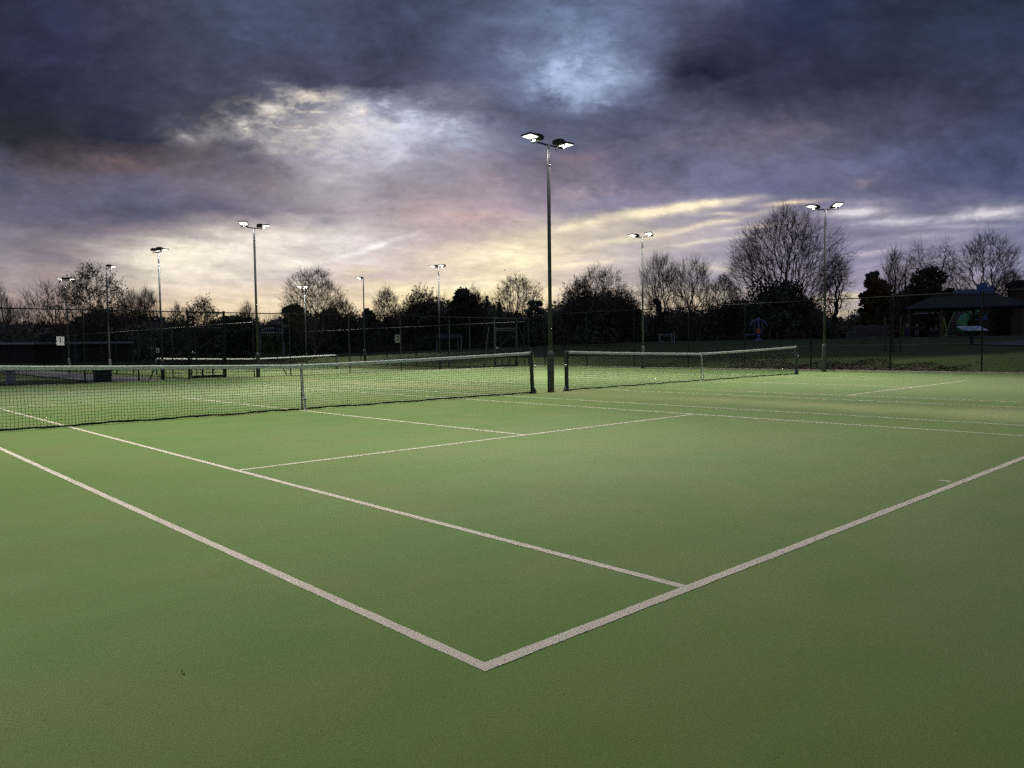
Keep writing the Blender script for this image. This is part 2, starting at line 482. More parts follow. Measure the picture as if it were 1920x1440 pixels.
# ---------------------------------------------------------------- materials
def mat(name, base, rough=.6, metal=0., var=.25, scale=8., bump=0., bscale=60., tint=None, spec=.5, sheen=0.):
    m = bpy.data.materials.new(name)
    m.use_nodes = True
    nt = m.node_tree
    b = NB(nt)
    p = nt.nodes['Principled BSDF']
    p.inputs['Roughness'].default_value = rough
    p.inputs['Metallic'].default_value = metal
    p.inputs['Specular IOR Level'].default_value = spec
    p.inputs['Sheen Weight'].default_value = sheen
    tc = b.n('ShaderNodeTexCoord')
    n = b.noise(tc.outputs['Object'], scale, 6, .6)
    c0 = tuple(x * (1 - var) for x in base) + (1,)
    c1 = tuple(min(1, x * (1 + var)) for x in base) + (1,)
    if tint:
        c1 = tuple(tint) + (1,)
    c = b.mix(b.rng(n.outputs[0], .32, .68, 0., 1.), c0, c1)
    nt.links.new(c, p.inputs['Base Color'])
    if bump:
        n2 = b.noise(tc.outputs['Object'], bscale, 4, .6)
        bp = b.n('ShaderNodeBump')
        bp.inputs['Strength'].default_value = bump
        bp.inputs['Distance'].default_value = .01
        nt.links.new(n2.outputs[0], bp.inputs['Height'])
        nt.links.new(bp.outputs[0], p.inputs['Normal'])
    return m


def turf_mat(name, shift=0.):
    m = bpy.data.materials.new(name)
    m.use_nodes = True
    nt = m.node_tree
    b = NB(nt)
    p = nt.nodes['Principled BSDF']
    tc = b.n('ShaderNodeTexCoord')
    g = tc.outputs['Object']
    big = b.noise(g, .16, 4, .55, .4).outputs[0]
    mid = b.noise(g, .9, 5, .6, .3).outputs[0]
    # sand brushed along the play direction shows as faint drag streaks
    sx = b.n('ShaderNodeMapping')
    sx.inputs['Scale'].default_value = (.35, 2.2, 1)
    sx.inputs['Rotation'].default_value = (0, 0, R(8))
    nt.links.new(g, sx.inputs[0])
    drag = b.noise(sx.outputs[0], 1.0, 5, .6).outputs[0]
    fine = b.noise(g, 140., 3, .7).outputs[0]
    grain = b.noise(g, 420., 2, .7).outputs[0]
    c = b.mix(b.rng(big, .38, .62, 0., 1.), (.092, .188, .024, 1), (.124, .216, .035, 1))
    c = b.mix(b.rng(mid, .44, .68, 0., .6), c, (.168, .204, .052, 1))
    c = b.mix(b.rng(drag, .46, .66, 0., .5), c, (.112, .226, .046, 1))
    px_ = b.n('ShaderNodeSeparateXYZ')
    nt.links.new(g, px_.inputs[0])
    gap = b.m('MULTIPLY', b.rng(px_.outputs[0], 10.6, 12.2, 0., 1., True), b.rng(px_.outputs[0], 13.2, 15.0, 1., 0., True))
    base_ = b.m('MULTIPLY', b.rng(px_.outputs[1], -2.2, -.5, 0., 1., True), b.rng(px_.outputs[1], .3, 1.6, 1., 0., True))
    worn = b.m('MULTIPLY', b.m('ADD', gap, b.m('MULTIPLY', base_, .15)), b.rng(mid, .3, .65, .15, .75))
    c = b.mix(b.m('MINIMUM', worn, 1.), c, (.215, .222, .086, 1))
    k = b.m('ADD', b.rng(fine, .3, .7, .86, 1.12), b.rng(grain, .3, .7, -.09, .09))
    c = b.mix(1., c, b.xyz(k, k, b.m('MULTIPLY', k, .96)), 'MULTIPLY')
    spk = b.noise(g, 75., 1, .5).outputs[0]
    c = b.mix(b.rng(spk, .70, .76, 0., .55), c, (.32, .30, .20, 1))
    dk = b.noise(g, 47., 1, .5).outputs[0]
    c = b.mix(b.rng(dk, .72, .78, 0., .6), c, (.035, .035, .02, 1))
    nt.links.new(c, p.inputs['Base Color'])
    p.inputs['Roughness'].default_value = .95
    p.inputs['Specular IOR Level'].default_value = .12
    p.inputs['Sheen Weight'].default_value = .20
    p.inputs['Sheen Roughness'].default_value = .5
    p.inputs['Sheen Tint'].default_value = (.82, .84, .72, 1)
    bp = b.n('ShaderNodeBump')
    bp.inputs['Strength'].default_value = .30
    bp.inputs['Distance'].default_value = .010
    nt.links.new(b.m('ADD', fine, b.m('MULTIPLY', grain, .6)), bp.inputs['Height'])
    nt.links.new(bp.outputs[0], p.inputs['Normal'])
    return m


def line_mat():
    m = bpy.data.materials.new('woven_line')
    m.use_nodes = True
    nt = m.node_tree
    b = NB(nt)
    p = nt.nodes['Principled BSDF']
    tc = b.n('ShaderNodeTexCoord')
    g = tc.outputs['Object']
    n = b.noise(g, 260., 3, .7).outputs[0]
    w = b.noise(g, 1.3, 5, .6).outputs[0]
    c = b.mix(b.rng(w, .35, .7, 0., 1.), (.76, .70, .58, 1), (.66, .60, .48, 1))
    c = b.mix(b.rng(n, .34, .50, .20, 0.), c, (.34, .32, .22, 1))
    nt.links.new(c, p.inputs['Base Color'])
    p.inputs['Roughness'].default_value = .95
    p.inputs['Specular IOR Level'].default_value = .15
    bp = b.n('ShaderNodeBump')
    bp.inputs['Strength'].default_value = .5
    bp.inputs['Distance'].default_value = .01
    nt.links.new(n, bp.inputs['Height'])
    nt.links.new(bp.outputs[0], p.inputs['Normal'])
    return m


def emit_mat(name, c, s):
    m = bpy.data.materials.new(name)
    m.use_nodes = True
    nt = m.node_tree
    nt.nodes.clear()
    b = NB(nt)
    e = b.n('ShaderNodeEmission')
    tc = b.n('ShaderNodeTexCoord')
    ck = b.n('ShaderNodeTexChecker')
    nt.links.new(tc.outputs['Object'], ck.inputs[0])
    ck.inputs['Scale'].default_value = 28
    ck.inputs[1].default_value = tuple(c) + (1,)
    ck.inputs[2].default_value = tuple(x * .7 for x in c) + (1,)
    nt.links.new(ck.outputs[0], e.inputs[0])
    e.inputs[1].default_value = s
    o = b.n('ShaderNodeOutputMaterial')
    nt.links.new(e.outputs[0], o.inputs[0])
    return m


def ground_mat():
    m = bpy.data.materials.new('meadow')
    m.use_nodes = True
    nt = m.node_tree
    b = NB(nt)
    p = nt.nodes['Principled BSDF']
    tc = b.n('ShaderNodeTexCoord')
    g = tc.outputs['Object']
    a = b.noise(g, .12, 5, .6).outputs[0]
    f = b.noise(g, 3.5, 6, .7).outputs[0]
    ff = b.noise(g, 22., 3, .7).outputs[0]
    c = b.mix(b.rng(a, .35, .65, 0., 1.), (.056, .092, .025, 1), (.085, .106, .040, 1))
    c = b.mix(b.rng(f, .35, .7, 0., .8), c, (.050, .062, .024, 1))
    c = b.mix(b.rng(ff, .55, .75, 0., .5), c, (.11, .13, .055, 1))
    nt.links.new(c, p.inputs['Base Color'])
    p.inputs['Roughness'].default_value = .95
    p.inputs['Specular IOR Level'].default_value = .2
    bp = b.n('ShaderNodeBump')
    bp.inputs['Strength'].default_value = .8
    bp.inputs['Distance'].default_value = .06
    nt.links.new(b.m('ADD', f, b.m('MULTIPLY', ff, .5)), bp.inputs['Height'])
    nt.links.new(bp.outputs[0], p.inputs['Normal'])
    return m


M = dict(
    turf=turf_mat('turf'), line=line_mat(), ground=ground_mat(),
    tarmac=mat('tarmac', (.10, .098, .105), .9, var=.2, scale=30, bump=.4, bscale=200),
    kerb=mat('kerb', (.36, .33, .26), .9, var=.3, scale=4, bump=.3),
    pole=mat('galvanised_pole', (.055, .060, .066), .7, .1, var=.2, scale=3, bump=.05, bscale=40),
    steel=mat('bright_steel', (.55, .56, .56), .28, 1., var=.12, scale=10),
    housing=mat('lamp_housing', (.018, .019, .021), .45, .3, var=.2),
    lens=emit_mat('lamp_lens', (1., .96, .84), 3.2),
    fence=mat('green_fence_steel', (.008, .013, .012), .6, .0, var=.3, spec=.15),
    wire=mat('green_wire', (.004, .006, .006), .9, .0, var=.2, spec=.0),
    postgreen=mat('net_post_green', (.022, .034, .036), .5, .3, var=.3, scale=6),
    netcord=mat('net_cord', (.008, .009, .009), .8, var=.3),
    band=mat('net_band', (.58, .59, .60), .8, var=.16, scale=12, bump=.2, bscale=90),
    strap=mat('net_strap', (.36, .36, .37), .8, var=.25, scale=14),
    bark=mat('bark', (.060, .050, .042), .9, var=.35, scale=5, bump=.4, bscale=20),
    palebark=mat('pale_bark', (.16, .14, .11), .9, var=.35, scale=5),
    twig=mat('twigs', (.075, .060, .050), .9, var=.3, scale=1.),
    ivy=mat('ivy', (.085, .092, .06), .7, var=.4, scale=1.2),
    brownleaf=mat('brown_leaves', (.085, .050, .020), .8, var=.5, scale=1.),
    greenleaf=mat('faded_leaves', (.048, .050, .022), .8, var=.5, scale=1.),
    under=mat('undergrowth', (.20, .185, .14), .85, var=.5, scale=.4),
    litter=mat('leaf_litter', (.040, .033, .024), .9, var=.6, scale=9., tint=(.105, .085, .058)),
    deadleaf=mat('dead_leaf', (.34, .22, .11), .8, var=.3, scale=40),
    wood=mat('weathered_wood', (.075, .052, .036), .8, var=.3, scale=6, bump=.3),
    darkwood=mat('dark_wood', (.030, .022, .018), .8, var=.3, scale=6),
    roof=mat('slate_roof', (.014, .016, .020), .7, var=.25, scale=3, bump=.3),
    stone=mat('stone', (.115, .108, .098), .9, var=.4, scale=5, bump=.6, bscale=12),
    brick=mat('dark_brick', (.060, .040, .032), .9, var=.35, scale=5),
    playgreen=mat('play_green', (.045, .22, .085), .4, var=.15),
    limegreen=mat('play_lime', (.16, .30, .05), .4, var=.15),
    playblue=mat('play_blue', (.030, .075, .26), .4, var=.2),
    paleblue=mat('gym_blue', (.14, .20, .42), .4, .2, var=.2),
    orange=mat('gym_orange', (.42, .10, .03), .5, var=.2),
    galv=mat('pale_steel', (.28, .29, .31), .45, .5, var=.2),
    letter=mat('letter_white', (.78, .78, .76), .6, var=.05),
    white=mat('sign_white', (.24, .25, .245), .6, var=.06),
    black=mat('sign_black', (.012, .012, .013), .6, var=.1),
    panelface=mat('printed_panel', (.48, .56, .76), .22, var=.4, scale=9, tint=(.80, .84, .90)),
    skin=mat('skin', (.42, .26, .19), .6, var=.08),
    hair=mat('hair_fair', (.36, .27, .15), .7, var=.2), hairdark=mat('hair_dark', (.035, .025, .018), .7, var=.2),
    navy=mat('cloth_navy', (.020, .026, .070), .85, var=.2), grey=mat('cloth_grey', (.12, .12, .13), .85, var=.2),
    cloth=mat('cloth_black', (.014, .014, .018), .85, var=.2), pinkc=mat('cloth_pink', (.23, .13, .15), .85, var=.2),
    ball=mat('ball_felt', (.62, .68, .16), .9, var=.1),
)

# ---------------------------------------------------------------- terrain
def sm(t):
    t = min(1., max(0., t))
    return t * t * (3 - 2 * t)


EAST = [(29.9, -.06), (30.4, .04), (31.5, .42), (38, .67), (50, .94), (65, 1.42), (120, 1.7), (420, 2.5), (900, 3)]


def gz(x, y):
    """height of the natural ground"""
    e = EAST[0][1]
    if x > EAST[0][0]:
        for (a, za), (c, zc) in zip(EAST, EAST[1:]):
            if x <= c:
                e = za + (zc - za) * (x - a) / (c - a)
                break
        else:
            e = EAST[-1][1]
        return e * (1 - .22 * sm((y - 50) / 25)) if e > 0 else e
    low = -.06 - .30 * sm((y - 30.4) / 2.0)
    back = sm((y - 84) / 40) * 1.4
    return low + back


def ground():
    def axis(a, d, fine):
        s = set()
        v = a
        while v < d:
            s.add(round(v, 3))
            near = min(abs(v - k) for k in fine)
            v += .5 if near < 3 else (2. if near < 40 else 14.)
        return sorted(s)
    xs = axis(-260, 700, [30.5, 30.])
    ys = axis(-160, 760, [30.8, 31.])
    V = np.array([(x, y, gz(x, y)) for y in ys for x in xs])
    nx = len(xs)
    i, j = np.meshgrid(np.arange(nx - 1), np.arange(len(ys) - 1))
    q = (j * nx + i).ravel()
    F = np.stack([q, q + 1, q + nx + 1, q + nx], 1)
    o = link('ground', np_mesh('ground', V, F), M['ground'], smooth=True)
    tag(o, 'dark grass field rising gently beyond the court fences', kind='structure')


ground()


def strip(name, pts, w, z, m, label):
    """flat strip along a polyline, laid a little above the ground"""
    mb = MB()
    P = [Vector((a, c, 0)) for a, c in pts]
    L = []
    for i, p in enumerate(P):
        d = (P[min(i + 1, len(P) - 1)] - P[max(i - 1, 0)]).normalized()
        nrm = Vector((-d.y, d.x, 0))
        for sgn in (1, -1):
            q = p + nrm * w / 2 * sgn
            L.append((q.x, q.y, gz(q.x, q.y) + z))
    mb.add(L, [(2 * i, 2 * i + 1, 2 * i + 3, 2 * i + 2) for i in range(len(P) - 1)])
    return tag(mb.build(name, m), label, kind='structure')


# turf of the front pair of courts and of the court behind the far fence
mb = MB()
mb.quad((-9, -12, 0), (29.62, -12, 0), (29.62, 29.9, 0), (-9, 29.9, 0))
tag(mb.build('court_turf', M['turf']), 'green sand-dressed artificial turf of the two front courts', kind='structure')
mb = MB()
mb.quad((14.2, 32.2, -.335), (29.3, 32.2, -.335), (29.3, 78.5, -.335), (14.2, 78.5, -.335))
tag(mb.build('far_court_turf', M['turf']), 'green artificial turf of the courts beyond the far fence', kind='structure')


def court_lines(name, x0, y0, z, label, sgn=1):
    """painted lines of one court; origin at its near left outer corner"""
    mb = MB()
    w = .056
    rs = random.Random(name)

    def seg(a, c, wid):
        a, c = Vector(a), Vector(c)
        d = (c - a)
        n = max(2, int(d.length / .12))
        t = d.normalized()
        q = Vector((-t.y, t.x))
        L = []
        for i in range(n + 1):
            p = a + d * i / n
            for s in (1, -1):
                e = p + q * s * (wid / 2 + rs.uniform(-.0022, .0022))
                L.append((x0 + e.x, y0 + e.y, z))
        mb.add(L, [(2 * i, 2 * i + 1, 2 * i + 3, 2 * i + 2) for i in range(n)])

    B = .062
    for yy in (B / 2, 23.77 - B / 2):
        seg((w, yy), (10.97 - w, yy), B)
    for xx in (w / 2, 10.97 - w / 2):
        seg((xx, 0), (xx, 23.77), w)
    for xx in (1.395, 9.575):
        seg((xx, B), (xx, 23.77 - B), w)
    for yy in (5.46, 18.31):
        seg((1.42, yy), (9.55, yy), w)
    seg((5.485, 5.485), (5.485, 18.285), w)
    for yy in (.15, 23.62):
        seg((5.485, yy - .03 - (.02 if yy < 1 else -.02)), (5.485, yy + .05), w)
    return tag(mb.build(name, M['line']), label, kind='structure')


court_lines('court_lines', 0, 0, .002, 'white lines of the nearest court')
court_lines('side_court_lines', 14.28, 0, .002, 'white lines of the right-hand court')
court_lines('far_court_lines', 15.75, 36.7, -.331, 'white lines of the court beyond the far fence')

# kerb under the right fence, edging along the far fence, paths
mb = MB()
mb.box(29.62, -12, -.12, 29.74, 30.02, .055, bev=.012)
tag(mb.build('kerb', M['kerb']), 'pale concrete kerb along the right edge of the turf', kind='structure')
mb = MB()
mb.box(-9, 29.9, -.12, 29.62, 29.99, .03, bev=.008)
tag(mb.build('edging', M['kerb']), 'low concrete edging along the far side of the turf', kind='structure')
strip('path', [(-30, 31.6), (-5, 31.5), (3, 31.45), (13.2, 31.4), (29.2, 31.3)], 1.5, .03, M['tarmac'], 'tarmac path behind the far fence')
strip('path', [(5.2, 32.2), (7.5, 33.6), (9.5, 36.2), (10.8, 42), (11.2, 60), (12, 80)], 3.2, .05, M['tarmac'], 'tarmac path leading off to the clubhouse')
strip('path', [(44.5, 28), (48, 22), (50.2, 16), (51.5, 10), (51, 4), (47, -3)], .5, .03, M['kerb'], 'thin pale path across the field')
strip('path', [(44, 3), (47, 8.5), (49.5, 11.2), (54, 10.2), (60, 8.0)], 3.4, .045, M['tarmac'], 'wide tarmac path at the right edge')
strip('path', [(58, 45), (61, 36), (63.5, 28), (64.5, 22), (64, 14), (61, 4)], 1.3, .04, M['tarmac'], 'grey path in front of the playground')


# ---------------------------------------------------------------- tennis nets
def net(xa, xb, y, z, label, strap_label=None, cell=.05, lean=(0, 0)):
    root = tag(empty('tennis_net', ((xa + xb) / 2, y, z)), label, 'tennis net', 'tennis nets')
    x0, x1 = xa - (xa + xb) / 2, xb - (xa + xb) / 2
    rs = np.random.RandomState(int(abs(xa) * 10) + 3)
    HP, HC = 1.07, .914

    def top(x):
        t = np.abs(x) / x1
        return HC + (HP - HC) * (.72 * t + .28 * t * t)

    ph = rs.uniform(0, 6, 6)

    def sway(x, f):          # the loose lower half bellies a little
        return (.022 * np.sin(x * 1.7 + ph[0]) + .014 * np.sin(x * 4.1 + ph[1]) + .007 * np.sin(x * 11 + ph[2])) * (1 - f) ** 1.3

    def foot(x):
        return .018 + .012 * np.sin(x * 2.3 + ph[3]) ** 2 + .010 * np.sin(x * 7.7 + ph[4]) ** 2

    a, e = x0 + .06, x1 - .06
    nv = int((e - a) / cell)
    xv = np.linspace(a, e, nv)
    K = 7
    fr = np.linspace(0, 1, K)
    X = np.repeat(xv[:, None], K, 1) + .006 * np.sin(np.outer(xv * 9, np.ones(K)) + fr * 5)
    Z = foot(xv)[:, None] + (top(xv) - .03 - foot(xv))[:, None] * fr[None]
    Y = sway(xv[:, None], fr[None])
    P = np.stack([X, Y, Z], 2)
    p0, p1 = P[:, :-1].reshape(-1, 3), P[:, 1:].reshape(-1, 3)
    nh = int(.90 / cell)
    xh = np.linspace(a, e, 160)
    fh = (np.arange(1, nh) / nh)
    Zh = foot(xh)[None] + (top(xh) - .03 - foot(xh))[None] * fh[:, None]
    Yh = sway(xh[None], fh[:, None])
    Xh = np.repeat(xh[None], len(fh), 0)
    Q = np.stack([Xh, Yh, Zh], 2)
    p0 = np.concatenate([p0, Q[:, :-1].reshape(-1, 3)])
    p1 = np.concatenate([p1, Q[:, 1:].reshape(-1, 3)])
    V, F = prisms(p0, p1, np.full(len(p0), .0030), np.full(len(p0), .0030), 3)
    link('netting', np_mesh('netting', V, F), M['netcord'], root)
    mb = MB()
    xs = np.linspace(a, e, 90)
    mb.tube([(x, float(sway(x, 0.)) + .006 * math.sin(x * 23), float(foot(x)) + .004) for x in xs], [.013 + .006 * abs(math.sin(x * 5.3)) for x in xs], 6)
    mb.build('bottom_tape', M['netcord'], root)
    mb = MB()
    xs = np.linspace(a + .02, e - .02, 48)
    hb = .068
    L, Fc = [], []
    for x in xs:
        t = float(top(x)) + .002 * math.sin(x * 6)
        L += [(x, -.011, t - hb), (x, -.012, t - .012), (x, -.006, t), (x, .006, t), (x, .012, t - .012), (x, .011, t - hb)]
    for i in range(len(xs) - 1):
        for k in range(5):
            Fc.append((i * 6 + k, i * 6 + 6 + k, i * 6 + 7 + k, i * 6 + 1 + k))
    mb.add(L, Fc)
    mb.build('headband', M['band'], root)
    # centre strap, doubled over and buckled, running down to its ground anchor
    mb = MB()
    sp = [(.0, -.016, HC + .004), (.0, -.018, .72), (.004, -.03, .45), (.012, -.045, .26), (.03, -.060, .20), (.028, -.055, .10), (.04, -.05, .01)]
    L, Fc = [], []
    for (x, yy, zz) in sp:
        L += [(x - .021, yy, zz), (x + .021, yy, zz), (x + .021, yy + .005, zz), (x - .021, yy + .005, zz)]
    for i in range(len(sp) - 1):
        for k in range(4):
            Fc.append((i * 4 + k, i * 4 + (k + 1) % 4, i * 4 + 4 + (k + 1) % 4, i * 4 + 4 + k))
    mb.add(L, Fc)
    mb.box(-.021, .016, .02, .021, .021, HC + .002)
    mb.box(-.021, -.018, HC + .002, .021, .021, HC + .007)
    st = mb.build('centre_strap', M['strap'], root)
    mb = MB()
    mb.box(-.034, -.075, .20, .060, -.058, .235, bev=.003)
    mb.build('buckle', M['galv'], st)
    mb = MB()
    mb.box(-.004, -.066, .0, .066, -.04, .02, bev=.003)
    mb.build('ground_anchor', M['galv'], st)
    for s, xx in ((-1, x0), (1, x1)):
        mb = MB()
        lx = lean[0 if s < 0 else 1]
        b0, b1 = .044, .040
        L = []
        for zz, hw, dx in ((-.05, b0, 0), (1.05, b1, lx), (1.075, b1 - .01, lx)):
            e_ = .012
            L += [(xx + dx + u * hw, v * hw, zz) for u, v in ((-1, -.6), (-.6, -1), (.6, -1), (1, -.6), (1, .6), (.6, 1), (-.6, 1), (-1, .6))]
        Fc = [tuple(range(16, 24))]
        for k in range(2):
            Fc += [(k * 8 + i, k * 8 + (i + 1) % 8, k * 8 + 8 + (i + 1) % 8, k * 8 + 8 + i) for i in range(8)]
        mb.add(L, Fc)
        mb.box(xx - .07, -.07, -.01, xx + .07, .07, .035, bev=.008)
        po = mb.build('post', M['postgreen'], root)
        mb = MB()
        # heel bracket on the outer side, cable over the top, lacing rod on the net side
        mb.add([(xx + s * .044, -.025, .035), (xx + s * .13, -.025, .035), (xx + s * .044, -.025, .16),
                (xx + s * .044, .025, .035), (xx + s * .13, .025, .035), (xx + s * .044, .025, .16)],
               [(0, 1, 2), (5, 4, 3), (0, 3, 4, 1), (1, 4, 5, 2), (2, 5, 3, 0)])
        mb.build('heel_bracket', M['postgreen'] if s > 0 else M['galv'], po)
        mb = MB()
        mb.tube([(xx - s * .10, 0, 1.055), (xx + lx, 0, 1.082), (xx + lx + s * .05, -.02, 1.05), (xx + s * .052, -.03, .72)], .005, 5)
        mb.lathe([(.018, 0), (.03, .01), (.03, .05), (.018, .06)], 10, (xx + s * .062, -.03, .66))
        mb.build('winder', M['steel'], po)
        mb = MB()
        mb.tube([(xx - s * .066, 0, .02), (xx - s * .066, 0, 1.0)], .010, 6)
        for k in range(9):
            mb.tube([(xx - s * .066, 0, .1 + k * .1), (xx - s * .04, -.01, .13 + k * .1)], .006, 4)
        mb.build('lacing', M['netcord'], po)
    return root


net(-.914, 11.95, 11.885, 0, 'near tennis net stretched across the left court, its white centre strap bent at the foot', lean=(0, -.05))
net(13.22, 26.0, 11.885, 0, 'tennis net of the right-hand court, to the right of the tall lamp post', lean=(-.02, 0))
net(14.85, 27.65, 48.6, -.335, 'small distant tennis net seen through the far fence', cell=.10)


# ---------------------------------------------------------------- chain-link fences
def chain(p, q, h, parent, wire=.0017, pitch=.05, z0=.03, gaps=()):
    """woven wire between two ends (plan points), height h; both diagonals, cut into short pieces"""
    p, q = np.array(p, float), np.array(q, float)
    L = np.linalg.norm(q - p)
    d = (q - p) / L
    nrm = np.array([-d[1], d[0], 0]) if len(d) == 2 else None
    d3 = np.array([d[0], d[1], 0.])
    n3 = np.array([-d[1], d[0], 0.])
    o3 = np.array([p[0], p[1], 0.])
    st = pitch * math.sqrt(2)
    hh = h - z0
    A, B = [], []
    for sgn in (1, -1):
        s0 = np.arange(-hh, L + hh, st)
        for s in s0:
            a0, a1 = (s, s + hh) if sgn > 0 else (s + hh, s)
            t0, t1 = 0., 1.
            # clip to 0..L
            da = a1 - a0
            lo, hi = sorted(((0 - a0) / da, (L - a0) / da))
            t0, t1 = max(0, lo), min(1, hi)
            if t1 - t0 < .01:
                continue
            k = max(1, int((t1 - t0) * 4))
            ts = np.linspace(t0, t1, k + 1)
            for u, v in zip(ts, ts[1:]):
                m = a0 + da * (u + v) / 2
                if any(g0 < m < g1 for g0, g1 in gaps):
                    continue
                off = n3 * (.002 * sgn)
                A.append(o3 + d3 * (a0 + da * u) + np.array([0, 0, z0 + hh * u]) + off)
                B.append(o3 + d3 * (a0 + da * v) + np.array([0, 0, z0 + hh * v]) + off)
    A, B = np.array(A), np.array(B)
    V, F = prisms(A, B, np.full(len(A), wire), np.full(len(A), wire), 3)
    return link('wire_mesh', np_mesh('wire_mesh', V, F), M['wire'], parent)


def fence(p, q, posts, h, z, label, wire=.0017, pitch=.05, braces=(), gaps=(), rails=()):
    p, q = Vector(p), Vector(q)
    d = (q - p)
    L = d.length
    d.normalize()
    root = tag(empty('chain_link_fence', (p.x, p.y, z), math.atan2(d.y, d.x)), label, 'fence', 'chain-link fences round the courts')
    for s in posts:
        mb = MB()
        mb.tube([(s, 0, -.1), (s, 0, h + .015)], .026, 8)
        mb.lathe([(.03, 0), (.03, .02), (.012, .035)], 8, (s, 0, h + .015))
        mb.build('post', M['fence'], root)
    mb = MB()
    st = 0
    n = max(2, int(L / 3))
    pts = [(L * i / n, 0, h + .004 * math.sin(i * 1.7)) for i in range(n + 1)]
    mb.tube(pts, .021, 7)
    mb.build('top_rail', M['fence'], root)
    for hz_ in rails:
        mb = MB()
        mb.tube([(0, 0, hz_), (L, 0, hz_)], .004, 4)
        mb.build('line_wire', M['wire'], root)
    for s0, s1, zt, off in braces:
        mb = MB()
        mb.tube([(s0, 0, zt), (s1, off, 0)], .02, 6)
        mb.build('brace', M['fence'], root)
    chain((0, .03), (L, .03), h, root, wire, pitch, gaps=gaps)
    return root


FX = -9.
far_posts = [-6., -3., 0, 3.05, 6.15, 8.05, 10.0, 11.5, 14.5, 17.55, 20.5, 23.6, 25.0, 26.75, 28.45, 29.45]
fence((FX, 30.0), (29.5, 30.0), [x - FX for x in far_posts], 2.78, 0, 'dark green chain-link fence along the far end of the two front courts',
      braces=((13.9 - FX - .9, 13.6 - FX + .6, 2.5, -.25), (9.6 - FX, 8.35 - FX, 2.4, -.2), (28.7 - FX, 29.3 - FX, 2.3, -.4), (26.4 - FX, 25.7 - FX, 2.3, -.3)),
      gaps=((10.05 - FX, 11.45 - FX), (26.8 - FX, 28.4 - FX)), rails=(1.4,))
fence((29.68, -9), (29.68, 30.0), [y + 9 for y in (-8.5, -5.5, -2.5, .4, 3.55, 6.68, 9.87, 13.1, 16.2, 19.2, 22.5, 25.7, 28.9)], 2.93, .03,
      'dark green chain-link fence along the right side, in front of the playground field', rails=(1.45,))
fence((13.7, 32.0), (14.3, 78.8), [i * 3.6 for i in range(14)], 2.8, -.34, 'chain-link fence on the left of the far court, carrying the number 1', wire=.002, pitch=.06)
fence((29.7, 30.6), (30.6, 78.8), [i * 3.7 for i in range(14)], 2.92, -.30, 'chain-link fence on the right of the far court, carrying the number 2', wire=.002, pitch=.06)


def gate(x0, x1, y, h, label):
    root = tag(empty('court_gate', ((x0 + x1) / 2, y, 0)), label, 'gate', 'gates in the far fence')
    a, c = x0 - (x0 + x1) / 2, x1 - (x0 + x1) / 2
    for s in (a, c):
        mb = MB()
        mb.box(s - .04, -.04, -.05, s + .04, .04, 2.84, bev=.006)
        mb.build('gate_post', M['fence'], root)
    mb = MB()
    mb.box(a + .04, -.035, h, c - .04, .035, h + .08, bev=.005)
    mb.box(a + .04, -.03, 2.74, c - .04, .03, 2.80, bev=.005)
    mb.build('lintel', M['fence'], root)
    lf = MB()
    for s in (a + .07, c - .11):
        lf.box(s, -.022, .06, s + .045, .022, h - .04, bev=.004)
    lf.box(a + .115, -.022, .06, c - .11, .022, .16)
    lf.box(a + .115, -.02, 1.0, c - .11, .02, 1.045)
    lf.box(a + .115, -.02, h - .085, c - .11, .02, h - .04)
    w = c - a - .2
    for k in (1, 2):
        lf.box(a + .1 + w * k / 3 - .03, -.018, .16, a + .1 + w * k / 3 + .03, .018, .46)
    lf.tube([(a + .12, 0, 1.03), (c - .12, 0, h - .1)], .014, 6)
    leaf = lf.build('gate_leaf', M['fence'], root)
    chain((a + .1, .01), (c - .1, .01), h - .1, leaf, .0018, .05, z0=.1).name = 'leaf_mesh'
    mb = MB()
    mb.box(a + .12, -.05, 1.06, a + .17, .05, 1.16, bev=.006)
    mb.tube([(a + .145, -.05, 1.12), (a + .145, -.09, 1.12), (a + .26, -.09, 1.12)], .009, 6)
    mb.build('latch', M['galv'], leaf)
    chain((a, .03), (c, .03), 2.74, root, .0018, .05, z0=h + .08)
    return root


gate(10.0, 11.5, 29.96, 2.06, 'tall dark gate in the far fence, left of the second tallest lamp post')
gate(26.75, 28.45, 29.96, 2.15, 'dark gate in the far fence near its right corner, seen over the near net')


def text_mesh(name, cu, parent):
    t = bpy.data.objects.new(name, cu)
    tm = t.to_mesh()
    mb = MB()
    mb.add([tuple(v.co) for v in tm.vertices], [tuple(p.vertices) for p in tm.polygons])
    t.to_mesh_clear()
    bpy.data.objects.remove(t)
    return mb.build(name, None, parent)


def plate(name, x, y, z, w, h, text, tsize, label, rz=0., group=None, frame=True):
    """small number plate hung on a fence or post"""
    root = tag(empty(name, (x, y, z), rz), label, 'number sign', group)
    mb = MB()
    mb.box(-w / 2, -.006, -h / 2, w / 2, .006, h / 2, bev=.002)
    mb.build('board', M['white'], root)
    cu = bpy.data.curves.new('digit', 'FONT')
    cu.body = text
    cu.size = tsize
    cu.align_x, cu.align_y = 'CENTER', 'CENTER'
    cu.extrude = .002
    cu.offset = tsize * .018
    to = text_mesh('digit', cu, root)
    to.location = (0, -.010, 0)
    to.rotation_euler = (math.pi / 2, 0, 0)
    to.data.materials.append(M['black'])
    return root


